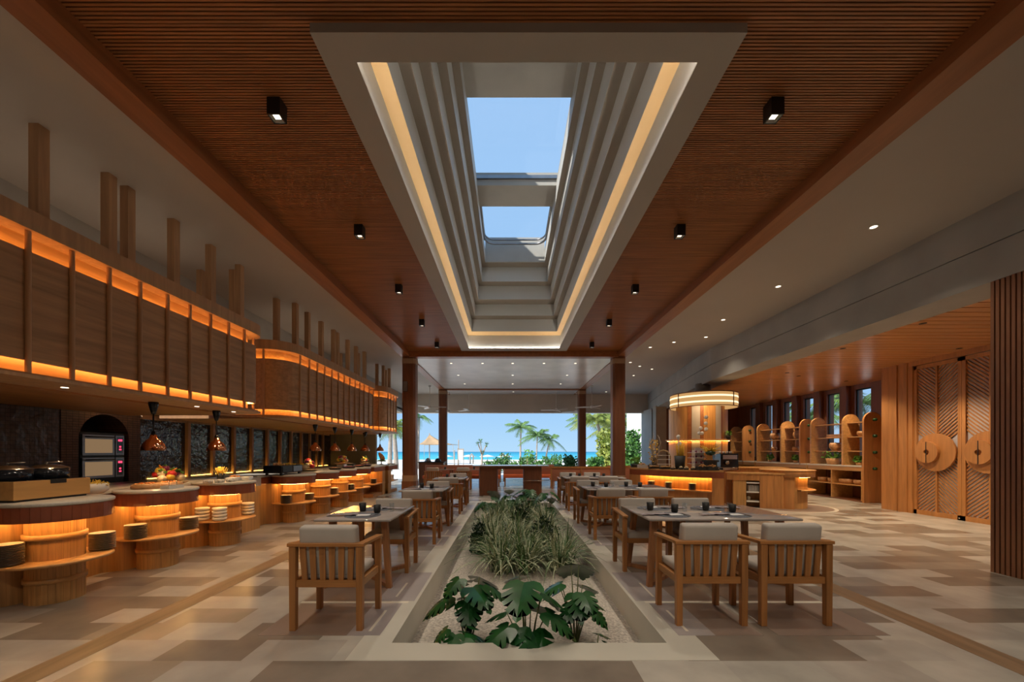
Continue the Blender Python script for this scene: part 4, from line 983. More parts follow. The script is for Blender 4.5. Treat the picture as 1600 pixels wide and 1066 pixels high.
for i, (x, y) in enumerate(((-4.28, 4.98), (-4.30, 5.12))):
    t = thing('sauce_dish', 'square white sauce dish on the second counter, %s one' % ('left', 'right')[i], 'dish', W(x, y), 0, 'square sauce dishes')
    MB().box(-0.055, 0.055, -0.055, 0.055, 0, 0.01).box(-0.055, -0.05, -0.055, 0.055, 0.01, 0.04).box(0.05, 0.055, -0.055, 0.055, 0.01, 0.04).box(-0.05, 0.05, -0.055, -0.05, 0.01, 0.04).box(-0.05, 0.05, 0.05, 0.055, 0.01, 0.04).build('dish', M['white_glaze'], t)
    MB().tube([(0.0, 0.01, 0.02), (-0.02, 0.03, 0.09)], 0.004, 6).build('spoon', M['steel'], t)
def board(x, y, r, lb, food, g='round wooden pizza boards'):
    t = thing('round_board', lb, 'board', W(x, y), 0, g)
    MB().lathe([(0.0, 0.0), (r, 0.0), (r+0.006, 0.02), (r, 0.05), (0.0, 0.05)], 36).build('board', M['wood_bowl'], t)
    m = MB().lathe([(0.0, 0.062), (r-0.03, 0.064), (r-0.015, 0.056), (r-0.01, 0.05)], 30); m.build('flatbread', food, t)
    struct(heap(MB(), (0,0,0.06), r*0.75, 0.012, 26, 0.013).build('toppings', M['orange'], t), 'stuff')
board(-4.58, 5.0, 0.14, 'left round board with orange-topped flatbread near the oven', M['bread']); board(-4.55, 5.30, 0.145, 'right round board with flatbread beside the vegetables', M['bread'])
def veg_platter(x, y, lb, k_=1.0, tier=0):
    t = thing('vegetable_platter', lb, 'platter', W(x, y, tier), 0, 'heaped vegetable platters')
    MB().lathe([(0.0, 0.0), (0.12*k_, 0.0), (0.2*k_, 0.04), (0.205*k_, 0.046), (0.12*k_, 0.012), (0.0, 0.012)], 30).build('platter', M['basket'], t)
    for j, (nm_, mt_) in enumerate((('red_pepper', 'red'), ('aubergine', 'purple'), ('carrot', 'orange'), ('turnip', 'cream'), ('lemon', 'yellow'), ('leafy_green', 'green'))):
        for q in range(4 if nm_ != 'leafy_green' else 5):
            a = j*1.05+q*2.2+x; r_ = 0.11*k_*random.uniform(0.3, 1.1); z = 0.06+0.24*k_*max(0, 1-r_/(0.15*k_))*random.uniform(0.5, 1)
            p = (r_*cos(a), r_*sin(a), z)
            if nm_ == 'leafy_green':
                m = MB()
                for u in range(6):
                    b_ = u*1.05; m.ball((p[0]*1.3+0.03*cos(b_), p[1]*1.3+0.03*sin(b_), max(0.05, z)+0.01*u), 0.028, 8, (1, 0.7, 0.35))
                m.build('leafy_green', M['green'], t)
            elif nm_ == 'carrot': MB().tube([Vector(p), Vector(p)+Vector((0.07*cos(a+1), 0.07*sin(a+1), 0.06))], [0.022, 0.006], 8).build(nm_, M[mt_], t)
            else: MB().ball(p, 0.052*k_*random.uniform(0.85, 1.15), 12, (1, 1.1, 0.85)).build(nm_, M[mt_], t)
    return t
veg_platter(-4.78, 5.55, 'platter heaped with red, yellow and green vegetables under the nearest heat lamp', 1.15)
veg_platter(-4.75, 9.35, 'heap of red and yellow fruit left of the third heat lamp', 1.15)
veg_platter(-4.75, 11.25, 'raised heap of red peppers and greens farther down the buffet', 1.0, 0.1)
veg_platter(-4.8, 13.15, 'small platter of vegetables near the far end of the buffet', 0.8, 0.06)
MBs = MB().box(-0.1, 0.1, -0.1, 0.1, 0, 0.0995); tag(MBs.build('riser_block', M['steel'], None, loc=W(-4.75, 11.25)), 'steel riser under the raised peppers', 'riser')
tag(MB().box(-0.08, 0.08, -0.08, 0.08, 0, 0.0595).build('riser_block', M['steel'], None, loc=W(-4.8, 13.15)), 'steel riser under the small far vegetable platter', 'riser')
for i, (x, y) in enumerate(((-4.35, 5.95), (-4.42, 5.82), (-4.28, 6.1))):
    t = thing('tumbler_rack', 'cluster of small clear pots between second and third counters, %s' % ('front one', 'back one', 'right one')[i], 'glasses', W(x, y), 0, 'small clear pots')
    for a in (0, 1): 
        for b_ in (0, 1): MB().lathe([(0.0, 0.0), (0.022, 0.0), (0.026, 0.05), (0.023, 0.05), (0.02, 0.005), (0.0, 0.005)], 12, (a*0.056-0.028, b_*0.056-0.028, 0)).build('pot', M['white_glaze'], t)
for i, (x, y, rz) in enumerate(((-4.38, 6.30, 0.2), (-4.30, 6.48, 0.2))):
    t = thing('serving_dish', 'deep white rectangular serving dish on the third counter, %s one' % ('left', 'right')[i], 'dish', W(x, y), rz, 'white serving dishes')
    MB().cushion(-0.08, 0.08, -0.085, 0.085, 0, 0.06, 0.012, 2).build('dish', M['white_glaze'], t)
t = thing('breadstick_pot', 'dark pot bristling with yellow breadsticks on the third counter', 'pot', W(-4.62, 6.35))
MB().lathe([(0.0, 0.0), (0.05, 0.0), (0.056, 0.12), (0.05, 0.12), (0.045, 0.01), (0.0, 0.01)], 24).build('pot', M['cup'], t)
m = MB()
for i in range(60):
    a = random.random()*6.28; r_ = random.random(); m.tube([(0.03*r_*cos(a), 0.03*r_*sin(a), 0.05), (0.10*r_*cos(a), 0.10*r_*sin(a), 0.17+0.06*random.random())], 0.004, 5)
struct(m.build('breadsticks', M['yellow'], t), 'stuff')
t = thing('relish_bowl', 'dark bowl of orange relish at the right edge of the third counter', 'bowl', W(-4.58, 6.62))
MB().lathe([(0.0, 0.0), (0.04, 0.0), (0.1, 0.045), (0.095, 0.05), (0.0, 0.015)], 24).build('bowl', M['cup'], t); struct(heap(MB(), (0,0,0.035), 0.08, 0.03, 30, 0.016).build('relish', M['orange'], t), 'stuff')
t = thing('grill_station', 'black two-door tabletop grill with feet on the fourth counter', 'grill', W(-4.62, 8.15))
MB().box(-0.18, 0.18, -0.42, 0.36, 0.04, 0.19).build('housing', M['black_gloss'], t, 0.006); MB().box(0.18, 0.188, -0.38, -0.04, 0.06, 0.17).build('door', M['black'], t); MB().box(0.18, 0.188, 0.0, 0.33, 0.06, 0.17).build('door', M['dark_steel'], t)
for a in (-0.14, 0.14):
    for b_ in (-0.36, 0.30): MB().box(a-0.02, a+0.02, b_-0.02, b_+0.02, 0, 0.04).build('foot', M['black'], t)
struct(heap(MB(), (0,0.12,0.195), 0.15, 0.03, 60, 0.02, 'stick').build('noodles', M['yellow'], t), 'stuff'); struct(heap(MB(), (0,-0.25,0.20), 0.12, 0.03, 20, 0.02).build('meat', M['bread'], t), 'stuff')
def pan_(x, y, lb, food='purple', dz=0, r=0.17):
    t = thing('shallow_pan', lb, 'pan', W(x, y, dz), 0, 'shallow black pans')
    MB().lathe([(0.0, 0.0), (r*0.75, 0.0), (r, 0.04), (r-0.005, 0.046), (r*0.73, 0.008), (0.0, 0.008)], 30).build('pan', M['black'], t)
    struct(heap(MB(), (0,0,0.03), r*0.8, 0.02, 40, 0.017).build('food', M[food], t), 'stuff')
pan_(-4.5, 10.25, 'shallow black pan of dark food on the sixth counter', 'bread'); pan_(-4.45, 11.0, 'shallow black pan in front of the raised peppers', 'purple', 0, 0.19)
pan_(-4.5, 11.85, 'shallow black pan of red food on the seventh counter', 'red'); pan_(-4.55, 12.6, 'shallow black pan on the first straight counter', 'purple'); pan_(-4.9, 12.2, 'black pan with white food set farther back', 'cream', 0.05)
tag(MB().box(-0.09, 0.09, -0.09, 0.09, 0, 0.0495).build('riser_block', M['steel'], None, loc=W(-4.9, 12.2)), 'steel riser under the pan set farther back', 'riser')
t = thing('carving_stand', 'ham joint on a stand with green garnish on the last counter', 'roast', W(-4.55, 14.1))
MB().lathe([(0.0, 0.0), (0.1, 0.0), (0.02, 0.03), (0.018, 0.10), (0.16, 0.12), (0.16, 0.13), (0.0, 0.13)], 24).build('stand', M['steel'], t)
MB().tube([(0.05,0.06,0.16),(0.02,0.03,0.24),(-0.03,0,0.34),(-0.08,-0.02,0.42)], [0.07, 0.085, 0.07, 0.03], 12).build('ham', M['bread'], t)
struct(heap(MB(), (0,0,0.13), 0.14, 0.03, 24, 0.03).build('garnish', M['green'], t), 'stuff')
for i in range(6):
    t = tag(MB().lathe([(0.0, 0.0), (0.025, 0.0), (0.055, 0.03), (0.05, 0.03), (0.02, 0.006), (0.0, 0.006)], 16).build('small_bowl', M['white_glaze'], None, loc=W(-4.22-0.12*(i % 2), 14.25+0.13*(i//2))), 'small white bowl at the far end of the last counter, %s' % ('front row, nearest', 'back row, nearest', 'front row, middle', 'back row, middle', 'front row, farthest', 'back row, farthest')[i], 'bowl', 'small white bowls on the last counter')
tag(MB().box(-0.28, 0.28, -0.01, 0.01, 0.0, 0.22).build('glass_guard', M['glass'], None, loc=W(-4.75, 13.75)), 'upright glass guard before the ham stand', 'glass panel')
# ================================================================== RIGHT SIDE
# ---- dessert island with curved front
def curve3(a, b_, c, n=16):
    return [((1-t)**2*a[0]+2*t*(1-t)*b_[0]+t*t*c[0], (1-t)**2*a[1]+2*t*(1-t)*b_[1]+t*t*c[1]) for t in [i/n for i in range(n+1)]]
fr = curve3((3.72, 12.3), (4.55, 10.75), (5.60, 10.35))
def inset(path, d): return offset_path(path, d)
isl = thing('dessert_island', 'long curved oak dessert island with red glazed rim and amber lit niche', 'counter', (0,0,0))
back = [(5.78, 10.95), (5.3, 12.0), (4.35, 12.9)]
MB().prism(fr+back, 0.905, 0.945).build('countertop', M['oak_x'], isl)
m = MB(); strip(m, inset(fr, 0.01), inset(fr, 0.05), 0.74, 0.904); m.build('glazed_band', M['red_glaze'], isl)
inn = inset(fr, 0.34)
MB().prism(inn+back, 0.0, 0.90).build('cabinet_body', M['oak'], isl)
MB().prism(inset(fr, 0.03)+list(reversed(inn)), 0.36, 0.39).build('shelf', M['oak_x'], isl)
MB().prism(inset(fr, 0.10)+list(reversed(inn)), 0.0, 0.36).build('plinth', M['right_wood'], isl)
m = MB(); strip(m, inset(fr, 0.27)[1:-1], inset(fr, 0.30)[1:-1], 0.725, 0.735); m.build('light_strip', M['under_led'], isl)
MB().prism([fr[0], fr[2], inn[2], inn[0]], 0, 0.74).build('end_post', M['right_wood'], isl)
MB().prism([fr[-3], fr[-1], (5.62, 10.75), inn[-3]], 0, 0.74).build('end_post', M['right_wood'], isl)
for i, (px_, lab) in enumerate(((1016, 'left'), (1045, 'middle'), (1082, 'right'))):
    q = min(fr, key=lambda p: abs(VX+p[0]/p[1]*F-px_))
    for k_ in range(12): put(dplate, (q[0]+0.06, q[1]+0.19, 0.3905+k_*0.0148), 0, '%s from the bottom, plate in the %s stack of the dessert island niche' % (ordinal[k_], lab), 'dessert island niche, %s stack' % lab)
put(dplate, (4.12, 11.98, 0.3905), 0, 'single dark-edged plate at the left end of the dessert island niche', 'single plates')

# ---- service cabinet with open shelves
sc = thing('service_counter', 'vertical boarded honey oak service counter with cream open shelves', 'counter', (0,0,0))
A, B_ = Vector((5.72, 10.45)), Vector((6.88, 9.95)); d = (B_-A).normalized(); nrm = Vector((-d.y, d.x))
def sc_box(m, u0, u1, w0, w1, z0, z1):
    p = [A+d*u0+nrm*w0, A+d*u1+nrm*w0, A+d*u1+nrm*w1, A+d*u0+nrm*w1]; return m.prism([(q.x, q.y) for q in p], z0, z1)
L_ = (B_-A).length
m = MB(); sc_box(m, 0, L_+0.02, -0.02, 0.42, 0.865, 0.895); m.build('countertop', M['oak_x'], sc)
m = MB(); u = 0.0
while u < L_-0.01: sc_box(m, u, min(u+0.148, L_), 0.0, 0.03, 0.70, 0.864); u += 0.151
u = 0.75
while u < L_-0.01: sc_box(m, u, min(u+0.148, L_), 0.0, 0.03, 0.0, 0.70); u += 0.151
sc_box(m, L_-0.03, L_, 0.03, 0.40, 0, 0.864); m.build('boarding', M['right_wood'], sc)
m = MB(); sc_box(m, 0.15, 0.45, 0.02, 0.32, 0, 0.70); m.build('door', M['oak'], sc)
m = MB(); sc_box(m, 0.02, L_-0.05, 0.34, 0.40, 0, 0.86); m.build('cabinet_body', M['right_wood'], sc)
for z in (0.62, 0.38, 0.14):
    m = MB(); sc_box(m, 0.455, 0.745, 0.02, 0.33, z, z+0.035); m.build('shelf', M['white_glaze'], sc)
cr = A+d*0.6+nrm*0.12
for k_ in range(7):
    q = A+d*(0.50+0.035*k_)+nrm*0.15
    tag(MB().box(-0.012, 0.012, -0.08, 0.08, 0, 0.16).build('menu_book', M['trellis'], None, loc=(q.x, q.y, 0.4155)), 'thin grey booklet in the open shelf of the service counter, %s from the left' % ordinal[k_], 'booklet', 'booklets in the service counter')
q = A+d*0.53+nrm*0.2; tag(MB().ball((0,0,0.05), 0.05, 12).build('tea_pot', M['white_glaze'], None, loc=(q.x, q.y, 0.1755)), 'small white pot in the lower open shelf of the service counter', 'pot')
tag(MB().tube([(-0.3,0,0),(-0.3,0,0.1),(0.3,0,0.1),(0.3,0,0)], 0.006, 6).tube([(-0.1,0,0.1),(-0.1,0,0)],0.004,6).tube([(0.1,0,0.1),(0.1,0,0)],0.004,6).build('rail', M['steel'], None, loc=(6.1, 11.0, 0.8955)), 'low steel rail standing on the service counter', 'rail')

# ---- round-ended counter
t = thing('round_counter', 'round-topped oak counter with an amber lit recess and half round shelf', 'counter', (7.28, 10.42, 0))
MB().lathe([(0.0, 0.95), (0.60, 0.95), (0.62, 0.962), (0.62, 0.972), (0.60, 0.982), (0.0, 0.982)], 64).build('countertop', M['oak_x'], t)
MB().lathe([(0.40, 0.80), (0.60, 0.80), (0.60, 0.949)], 64).build('glazed_band', M['right_wood'], t)
m = MB(); barrel(m, 0.44, 0, 0.8, 30); m.build('barrel', M['oak'], t)
MB().lathe([(0.40, 0.455), (0.60, 0.455), (0.615, 0.462), (0.615, 0.478), (0.60, 0.485), (0.40, 0.485)], 64, a0=radians(-95), a1=radians(60)).build('shelf', M['oak_x'], t)
MB().lathe([(0.52, 0.799), (0.52, 0.792), (0.53, 0.792), (0.53, 0.799)], 48, a0=radians(-95), a1=radians(30)).build('light_ring', M['under_led'], t)
MB().lathe([(0.40, 0.0), (0.56, 0.0), (0.56, 0.80), (0.40, 0.80)], 24, smooth=False, a0=radians(-175), a1=radians(-108)).build('side_pier', M['right_wood'], t)
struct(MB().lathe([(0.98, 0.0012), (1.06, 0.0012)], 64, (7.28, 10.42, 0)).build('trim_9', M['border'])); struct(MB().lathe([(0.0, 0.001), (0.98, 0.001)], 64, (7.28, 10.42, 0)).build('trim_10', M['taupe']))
t = thing('rear_counter', 'low red-brown counter behind the service counter under the arched shelves', 'counter', (0,0,0))
MB().box(7.0, 9.0, 12.9, 13.5, 0, 0.9).build('body', M['right_wood'], t); MB().box(6.95, 9.05, 12.85, 13.55, 0.9, 0.93).build('worktop', M['oak_x'], t)

# ---- drum pavilion: core, glowing ring
t = thing('display_pavilion', 'round service core of oak and grey panels under the drum lamp', 'kiosk', (6.35, 13.4, 0))
mats = ['oak', 'beam', 'trellis', 'beam', 'oak', 'trellis', 'beam', 'oak', 'oak', 'oak', 'oak', 'oak']
ang0 = radians(192); spans = [34, 8, 16, 6, 24, 14, 4, 34, 40, 60, 60, 60]
a = 192
for sp_, mt_ in zip(spans, mats):
    MB().lathe([(0.86, 0.0), (0.9, 0.0), (0.9, 2.9), (0.86, 2.9)], 6, smooth=False, a0=radians(a), a1=radians(a+sp_-0.6)).build('panel', M[mt_], t); a += sp_
MB().lathe([(0.0, 0.0), (0.84, 0.0), (0.84, 2.9), (0.0, 2.9)], 24, smooth=False).build('core', M['column'], t)
MB().lathe([(0.9, 1.80), (1.0, 1.80), (1.0, 1.84), (0.9, 1.84)], 48).build('shelf', M['right_wood'], t)
MB().lathe([(0.93, 1.79), (0.95, 1.79)], 48).build('shelf_light', M['under_led'], t)
t = thing('drum_chandelier', 'large glowing amber drum lamp with two bright rings', 'chandelier', (6.0, 12.3, 0))
zb = H+68.5*12.0/F; 
MB().lathe([(0.95, zb+0.01), (0.95, zb+0.41)], 72).build('drum_shade', M['drum'], t)
for dz in (0.10, 0.27): MB().lathe([(0.953, zb+dz), (0.958, zb+dz+0.02), (0.953, zb+dz+0.05)], 72).build('glow_ring', M['drum_tube'], t)
for dz in (0.0, 0.40): MB().lathe([(0.945, zb+dz), (0.965, zb+dz), (0.965, zb+dz+0.02), (0.945, zb+dz+0.02)], 72).build('rim', M['column'], t)
for a in (200, 300, 60, 130): MB().box(0.95, 0.97, -0.012, 0.012, zb, zb+0.42, mat=Matrix.Rotation(radians(a), 4, 'Z')).build('rib', M['column'], t)
MB().lathe([(0.0, zb+0.43), (0.22, zb+0.43), (0.22, H+2.09), (0.0, H+2.09)], 32).build('ceiling_mount', plain('grey mount', (0.2, 0.18, 0.17)), t)
MB().lathe([(0.0, zb+0.415), (0.95, zb+0.415), (0.95, zb+0.43), (0.0, zb+0.43)], 48).build('top_plate', M['column'], t)

# ---- things on the dessert island
IZ = 0.9455
def onisl(px_, back_, z=IZ):
    q = min(curve3((3.72, 12.3), (4.55, 10.75), (5.60, 10.35), 200), key=lambda p: abs(VX+p[0]/p[1]*F-px_)); v = Vector((q[0], q[1])); dr = v.normalized(); v = v+dr*back_; return (v.x, v.y, z)
def potted(name, label, loc, pr, ph, maker, potm='black'):
    t = thing(name, label, 'plant', loc)
    MB().lathe([(0.0, 0.0), (pr*0.8, 0.0), (pr, ph), (pr-0.01, ph), (pr*0.75, 0.02), (0.0, 0.02)], 24).build('pot', M[potm], t); maker(t, ph); return t
def leafblob(n, r, h, s_, mt):
    def f_(t, z0):
        m = MB()
        for i in range(n):
            a = random.random()*6.28; q = r*math.sqrt(random.random()); z = z0+h*random.random(); c = Vector((q*cos(a), q*sin(a), z))
            u = Vector((random.uniform(-1,1), random.uniform(-1,1), random.uniform(-0.5,1))).normalized(); v = u.cross(Vector((random.uniform(-1,1), random.uniform(-1,1), random.uniform(-1,1)))).normalized()
            m.add([c-u*s_, c+v*s_*0.4, c+u*s_, c-v*s_*0.4], [(0,1,2,3)])
        m.build('foliage', M[mt], t)
        MB().tube([(0,0,z0*0.5),(0,0,z0+h*0.6)], 0.008, 6).build('stem', M['stem'], t)
    return f_
def stalks(n, r, h, mt, bend=0.2, wd=0.02):
    def f_(t, z0):
        m = MB()
        for i in range(n):
            a = random.random()*6.28; q = r*random.random(); p0 = Vector((q*cos(a), q*sin(a), z0*0.6)); p1 = p0+Vector((bend*cos(a)*random.random(), bend*sin(a)*random.random(), h*random.uniform(0.6,1)))
            m.tube([p0, (p0+p1)/2+Vector((0,0,0.05)), p1], [wd*0.5, wd*0.5, wd*0.15], 5)
        m.build('foliage', M[mt], t)
    return f_
potted('potted_plant', 'leafy plant in a low black planter beside the near right column', onisl(992, 0.45), 0.15, 0.11, leafblob(70, 0.16, 0.22, 0.06, 'green'))
t = potted('orchid_arrangement', 'tall gnarled branch arrangement of brown and yellow blooms at the left of the island', onisl(1021, 0.35), 0.16, 0.1, leafblob(170, 0.13, 0.75, 0.04, 'yellow'))
m = MB()
for i in range(7):
    p = [Vector((random.uniform(-.05,.05), random.uniform(-.05,.05), 0.08))]
    for k_ in range(7): p.append(p[-1]+Vector((random.uniform(-.07,.07), random.uniform(-.07,.07), random.uniform(.08,.16))))
    m.tube(p, [0.02-0.002*j for j in range(8)], 6)
m.build('branch', M['trunk'], t)
t = potted('flower_vase', 'tall dark tub holding white blossoms and yellow reeds', onisl(1062, 0.25), 0.15, 0.38, stalks(34, 0.1, 0.62, 'yellow', 0.1), 'cup')
m = MB()
for i in range(5):
    x, y = random.uniform(-.12,.12), random.uniform(-.08,.08); h_ = random.uniform(.6,1.0); m.ball((x, y, h_), 0.05, 10)
    m.tube([(x*0.5, y*0.5, 0.3), (x, y, h_)], 0.006, 5)
m.build('blossom', M['white_glaze'], t)
t = thing('pastry_stand', 'three-tier white shelf stand filled with small jars', 'stand', onisl(1089, 0.3))
for z in (0.16, 0.32, 0.46): MB().box(-0.22, 0.22, -0.1, 0.1, z, z+0.012).build('tier', M['white_paint'], t)
MB().box(-0.02, 0.22, 0.06, 0.1, 0, 0.6).build('support', M['frost'], t)
for z in (0.172, 0.332, 0.472):
    for k_ in range(6): MB().lathe([(0.0,0.0),(0.02,0.0),(0.024,0.055),(0.0,0.055)], 10, (-0.18+0.072*k_, -0.02, z)).build('jar', M['frost'] if k_ % 2 else M['purple'], t)
t = thing('tiered_stand', 'arched wicker tiered stand with small cakes left of the dark tub', 'stand', onisl(1037, 0.5))
MB().tube([(-0.2,0,0),(-0.2,0,0.38),(-0.12,0,0.5),(0,0,0.54),(0.12,0,0.5),(0.2,0,0.38),(0.2,0,0)], 0.02, 8).build('arch_frame', M['basket'], t)
for z in (0.12, 0.26, 0.38): MB().box(-0.19, 0.19, -0.08, 0.08, z, z+0.012).build('tier', M['white_paint'], t)
t = thing('sugar_sculpture', 'spiky gold and dark sculpture on a black stand with hanging silver balls above', 'sculpture', onisl(1110, 0.25))
MB().box(-0.17, 0.17, -0.12, 0.12, 0.22, 0.27).box(-0.13, 0.13, -0.1, 0.1, 0, 0.22).build('stand', M['cup'], t)
MB().lathe([(0.0,0.27),(0.12,0.27),(0.14,0.42),(0.12,0.42),(0.1,0.3),(0.0,0.3)], 24).build('glass_bowl', M['clear'], t)
m = MB()
for a in range(14):
    b_ = a*0.45; m.tube([(0,0,0.5),(0.30*cos(b_),0.12*sin(b_),0.52+0.16*abs(cos(b_*1.3)))], [0.03, 0.003], 5)
m.build('spikes', M['yellow'], t); m = MB().ball((0,0,0.46), 0.13, 14, (1,1,0.5)); m.build('nest', M['bush'], t)
spot('drum_light', (6.0, 12.0, zb+0.38), 70, 2.4, (1, 0.66, 0.34), 0.1, aim=(6.2, 12.6, 1.6))
t = thing('ball_mobile', 'hanging cluster of silvery baubles in front of the oak core', 'mobile', (5.75, 11.6, 0))
for (x, z) in ((0.0, 2.45), (-0.01, 2.27), (-0.16, 2.13), (0.0, 2.1), (-0.2, 1.98), (-0.12, 1.98)): MB().ball((x, 0, z), 0.055, 14).build('bauble', M['white_glaze'], t)
MB().tube([(0.03,0,2.05),(0.03,0,zb+0.416)], 0.004, 6).build('wire', M['black'], t)
MB().tube([(-0.22,0,1.98),(0.03,0,2.05)], 0.004, 6).tube([(-0.18,0,2.13),(0.03,0,2.2)], 0.004, 6).tube([(-0.01,0,2.27),(0.03,0,2.3)], 0.004, 6).tube([(0.0,0,2.45),(0.03,0,2.5)], 0.004, 6).build('arm', M['black'], t)
t = thing('coffee_machine', 'black espresso machine with cups on top right of the sculpture', 'coffee machine', (6.15, 11.3, 0.93))
MB().box(-0.24, 0.26, -0.2, 0.25, 0.0, 0.46).build('body', M['black_gloss'], t, 0.01); MB().box(-0.2, 0.2, -0.26, -0.2, 0.0, 0.06).build('drip_tray', M['steel'], t); MB().box(-0.2, 0.2, -0.24, -0.2, 0.3, 0.42).build('group_head', M['steel'], t)
for k_ in range(4): MB().lathe([(0,0),(0.025,0),(0.035,0.06),(0.03,0.06),(0,0.01)], 12, (-0.15+0.1*k_, 0, 0.46)).build('espresso_cup', M['white_glaze'], t)
MB().ball((-0.08,-0.24,0.2), 0.06, 12).build('milk_jug', M['steel'], t)
tag(MB().box(-0.25,0.3,-0.3,0.3,0,0.93).build('machine_plinth', M['right_wood'], None, loc=(6.15,11.35,0)), 'oak plinth cabinet under the espresso machine', 'cabinet')
t = thing('potted_plant', 'small bright green plant on the shelf of the round core', 'plant', (6.95, 12.62, 1.8405)); MB().lathe([(0,0),(0.05,0),(0.06,0.12),(0,0.12)], 16).build('pot', M['cup'], t); leafblob(40, 0.1, 0.14, 0.05, 'green')(t, 0.12)
for i, (px_, bk, kind) in enumerate(((1004, 0.2, 'crate'), (1022, 0.1, 'loaf'), (1040, 0.1, 'loaf'), (1052, 0.06, 'dish'), (1064, 0.05, 'dish'), (1072, 0.06, 'dish'), (1083, 0.05, 'dish'), (1097, 0.07, 'crate'), (1112, 0.08, 'crate'), (1120, 0.08, 'dish'))):
    lb = {'crate': 'grey basket of pastries on the dessert island', 'loaf': 'dark tray with a row of golden loaves on the dessert island', 'dish': 'small dark dish of pastries on the dessert island'}[kind]
    lb += ', ' + ('at its left end', 'left tray', 'right tray', 'left of the tub', 'under the tub', 'just right of the tub', 'before the jar stand', 'by the jar stand', 'before the sculpture', 'at the right end')[i]
    t = thing({'crate': 'pastry_basket', 'loaf': 'loaf_tray', 'dish': 'pastry_dish'}[kind], lb, 'food', onisl(px_, bk), 0, 'pastries on the dessert island')
    if kind == 'crate': MB().box(-0.13, 0.13, -0.09, 0.09, 0, 0.10).build('basket', M['trellis'] if i == 0 else M['cup'], t); struct(heap(MB(), (0,0,0.10), 0.1, 0.05, 22, 0.022).build('pastries', M['bread'], t), 'stuff')
    elif kind == 'loaf':
        MB().box(-0.15, 0.15, -0.08, 0.08, 0, 0.04).build('tray', M['black'], t)
        for k_ in range(5): MB().ball((-0.11+0.055*k_, 0, 0.065), 0.033, 10, (0.8, 1.6, 0.9)).build('loaf', M['bread'], t)
    else: MB().lathe([(0,0),(0.06,0),(0.075,0.04),(0,0.04)], 18).build('dish', M['black'], t); struct(heap(MB(), (0,0,0.05), 0.045, 0.04, 9, 0.02).build('pastries', M['cream'], t), 'stuff')

# ---- arched shelving along the tall windows
XA, XB = 9.98, 10.48
def arch_board(y, top, peg, z0=0.0):
    w2 = (XB-XA)/2; n = 14
    pts = [(-w2, z0), (w2, z0)] + [(w2*cos(pi*i/n), top-w2+w2*sin(pi*i/n)) for i in range(n+1)]
    return pts
def boards(root, y, top, peg, z0):
    pts = arch_board(y, top, peg, z0); n = len(pts); xm = (XA+XB)/2
    m = MB().add([(xm+x, y-0.03, z) for x, z in pts]+[(xm+x, y+0.03, z) for x, z in pts], [tuple(range(n)), tuple(range(2*n-1, n-1, -1))]+[(i, (i+1) % n, n+(i+1) % n, n+i) for i in range(n)])
    b_ = m.build('arched_board', M['right_wood'] if peg else M['oak_x'], root)
    if peg:
        for z in (top-0.22, top-0.68, top-1.14, top-1.6):
            if z > 0.7: MB().tube([(xm+0.03, y-0.03, z), (xm+0.03, y-0.10, z)], 0.042, 14).build('peg', M['peg'], root)
def shelfunit(label, ys, cab):
    t = thing('display_shelf', label, 'shelf', (0,0,0), 0, 'arched display shelves')
    for (y, pg, z0) in ys: boards(t, y, 2.56, pg, z0)
    y0, y1 = ys[0][0], ys[-1][0]
    for z in (1.44, 1.86, 2.28): MB().box(10.10, 10.40, y0+0.03, y1-0.03, z, z+0.025).build('shelf', M['oak_x'], t)
    if cab:
        MB().box(9.98, 10.75, cab[0], cab[1], 1.0, 1.04).build('countertop', M['stone_top'], t)
        MB().box(10.0, 10.75, cab[0], cab[1], 0.88, 1.0).build('apron', M['oak_x'], t)
        MB().box(10.65, 10.75, cab[0], cab[1], 0, 0.88).build('back_panel', M['column'], t); MB().box(10.02, 10.65, cab[0], cab[1], 0.45, 0.475).build('shelf', M['oak_x'], t)
        MB().box(10.05, 10.65, cab[0], cab[1], 0.0, 0.04).build('plinth', M['column'], t)
        y = cab[0]+0.02
        while y < cab[1]: MB().box(10.0, 10.65, y-0.015, y+0.015, 0.04, 0.88).build('divider', M['oak_x'], t); y += 1.06
    return t
shelfunit('honey oak arched display shelf nearest the doors, green pegs on its tall end', [(11.2, True, 0), (11.9, False, 1.04), (13.15, False, 1.04)], (11.25, 13.3))
shelfunit('middle arched display shelf with green pegs behind the round counter', [(13.65, True, 1.0), (14.6, False, 1.04), (16.0, False, 1.04)], (13.35, 16.1))
shelfunit('farthest arched display shelf, grey lit, beside the round core', [(17.0, True, 0.9), (17.9, False, 0.9)], (16.2, 18.2))
for i, y in enumerate((11.55, 12.5, 14.1, 15.3)): spot('shelf_lamp', (9.7, y, 3.4), 35, 1.3, (1, 0.66, 0.34), 0.04, aim=(10.3, y, 1.0))
items = [('wooden_bowl', 12.45, 1.466, 'large turned burl wood bowl on the lower shelf by the doors', 0.17), ('wooden_tray', 12.4, 1.886, 'flat stacked wood trays on the middle shelf', 0.2), ('wooden_bowl', 15.3, 1.886, 'pale turned wood bowl on the middle shelf left of the pegged board', 0.17),
         ('wooden_bowl', 14.15, 1.886, 'upright round wood platter close to the pegged board', 0.14), ('wooden_bowl', 15.35, 1.466, 'small dark wood bowl on the lower shelf', 0.1), ('wooden_bowl', 14.2, 1.466, 'small pale wood bowl beside the pegged board', 0.1), ('wooden_bowl', 11.55, 1.886, 'pale wood bowl in the gap next to the nearest pegged board', 0.1)]
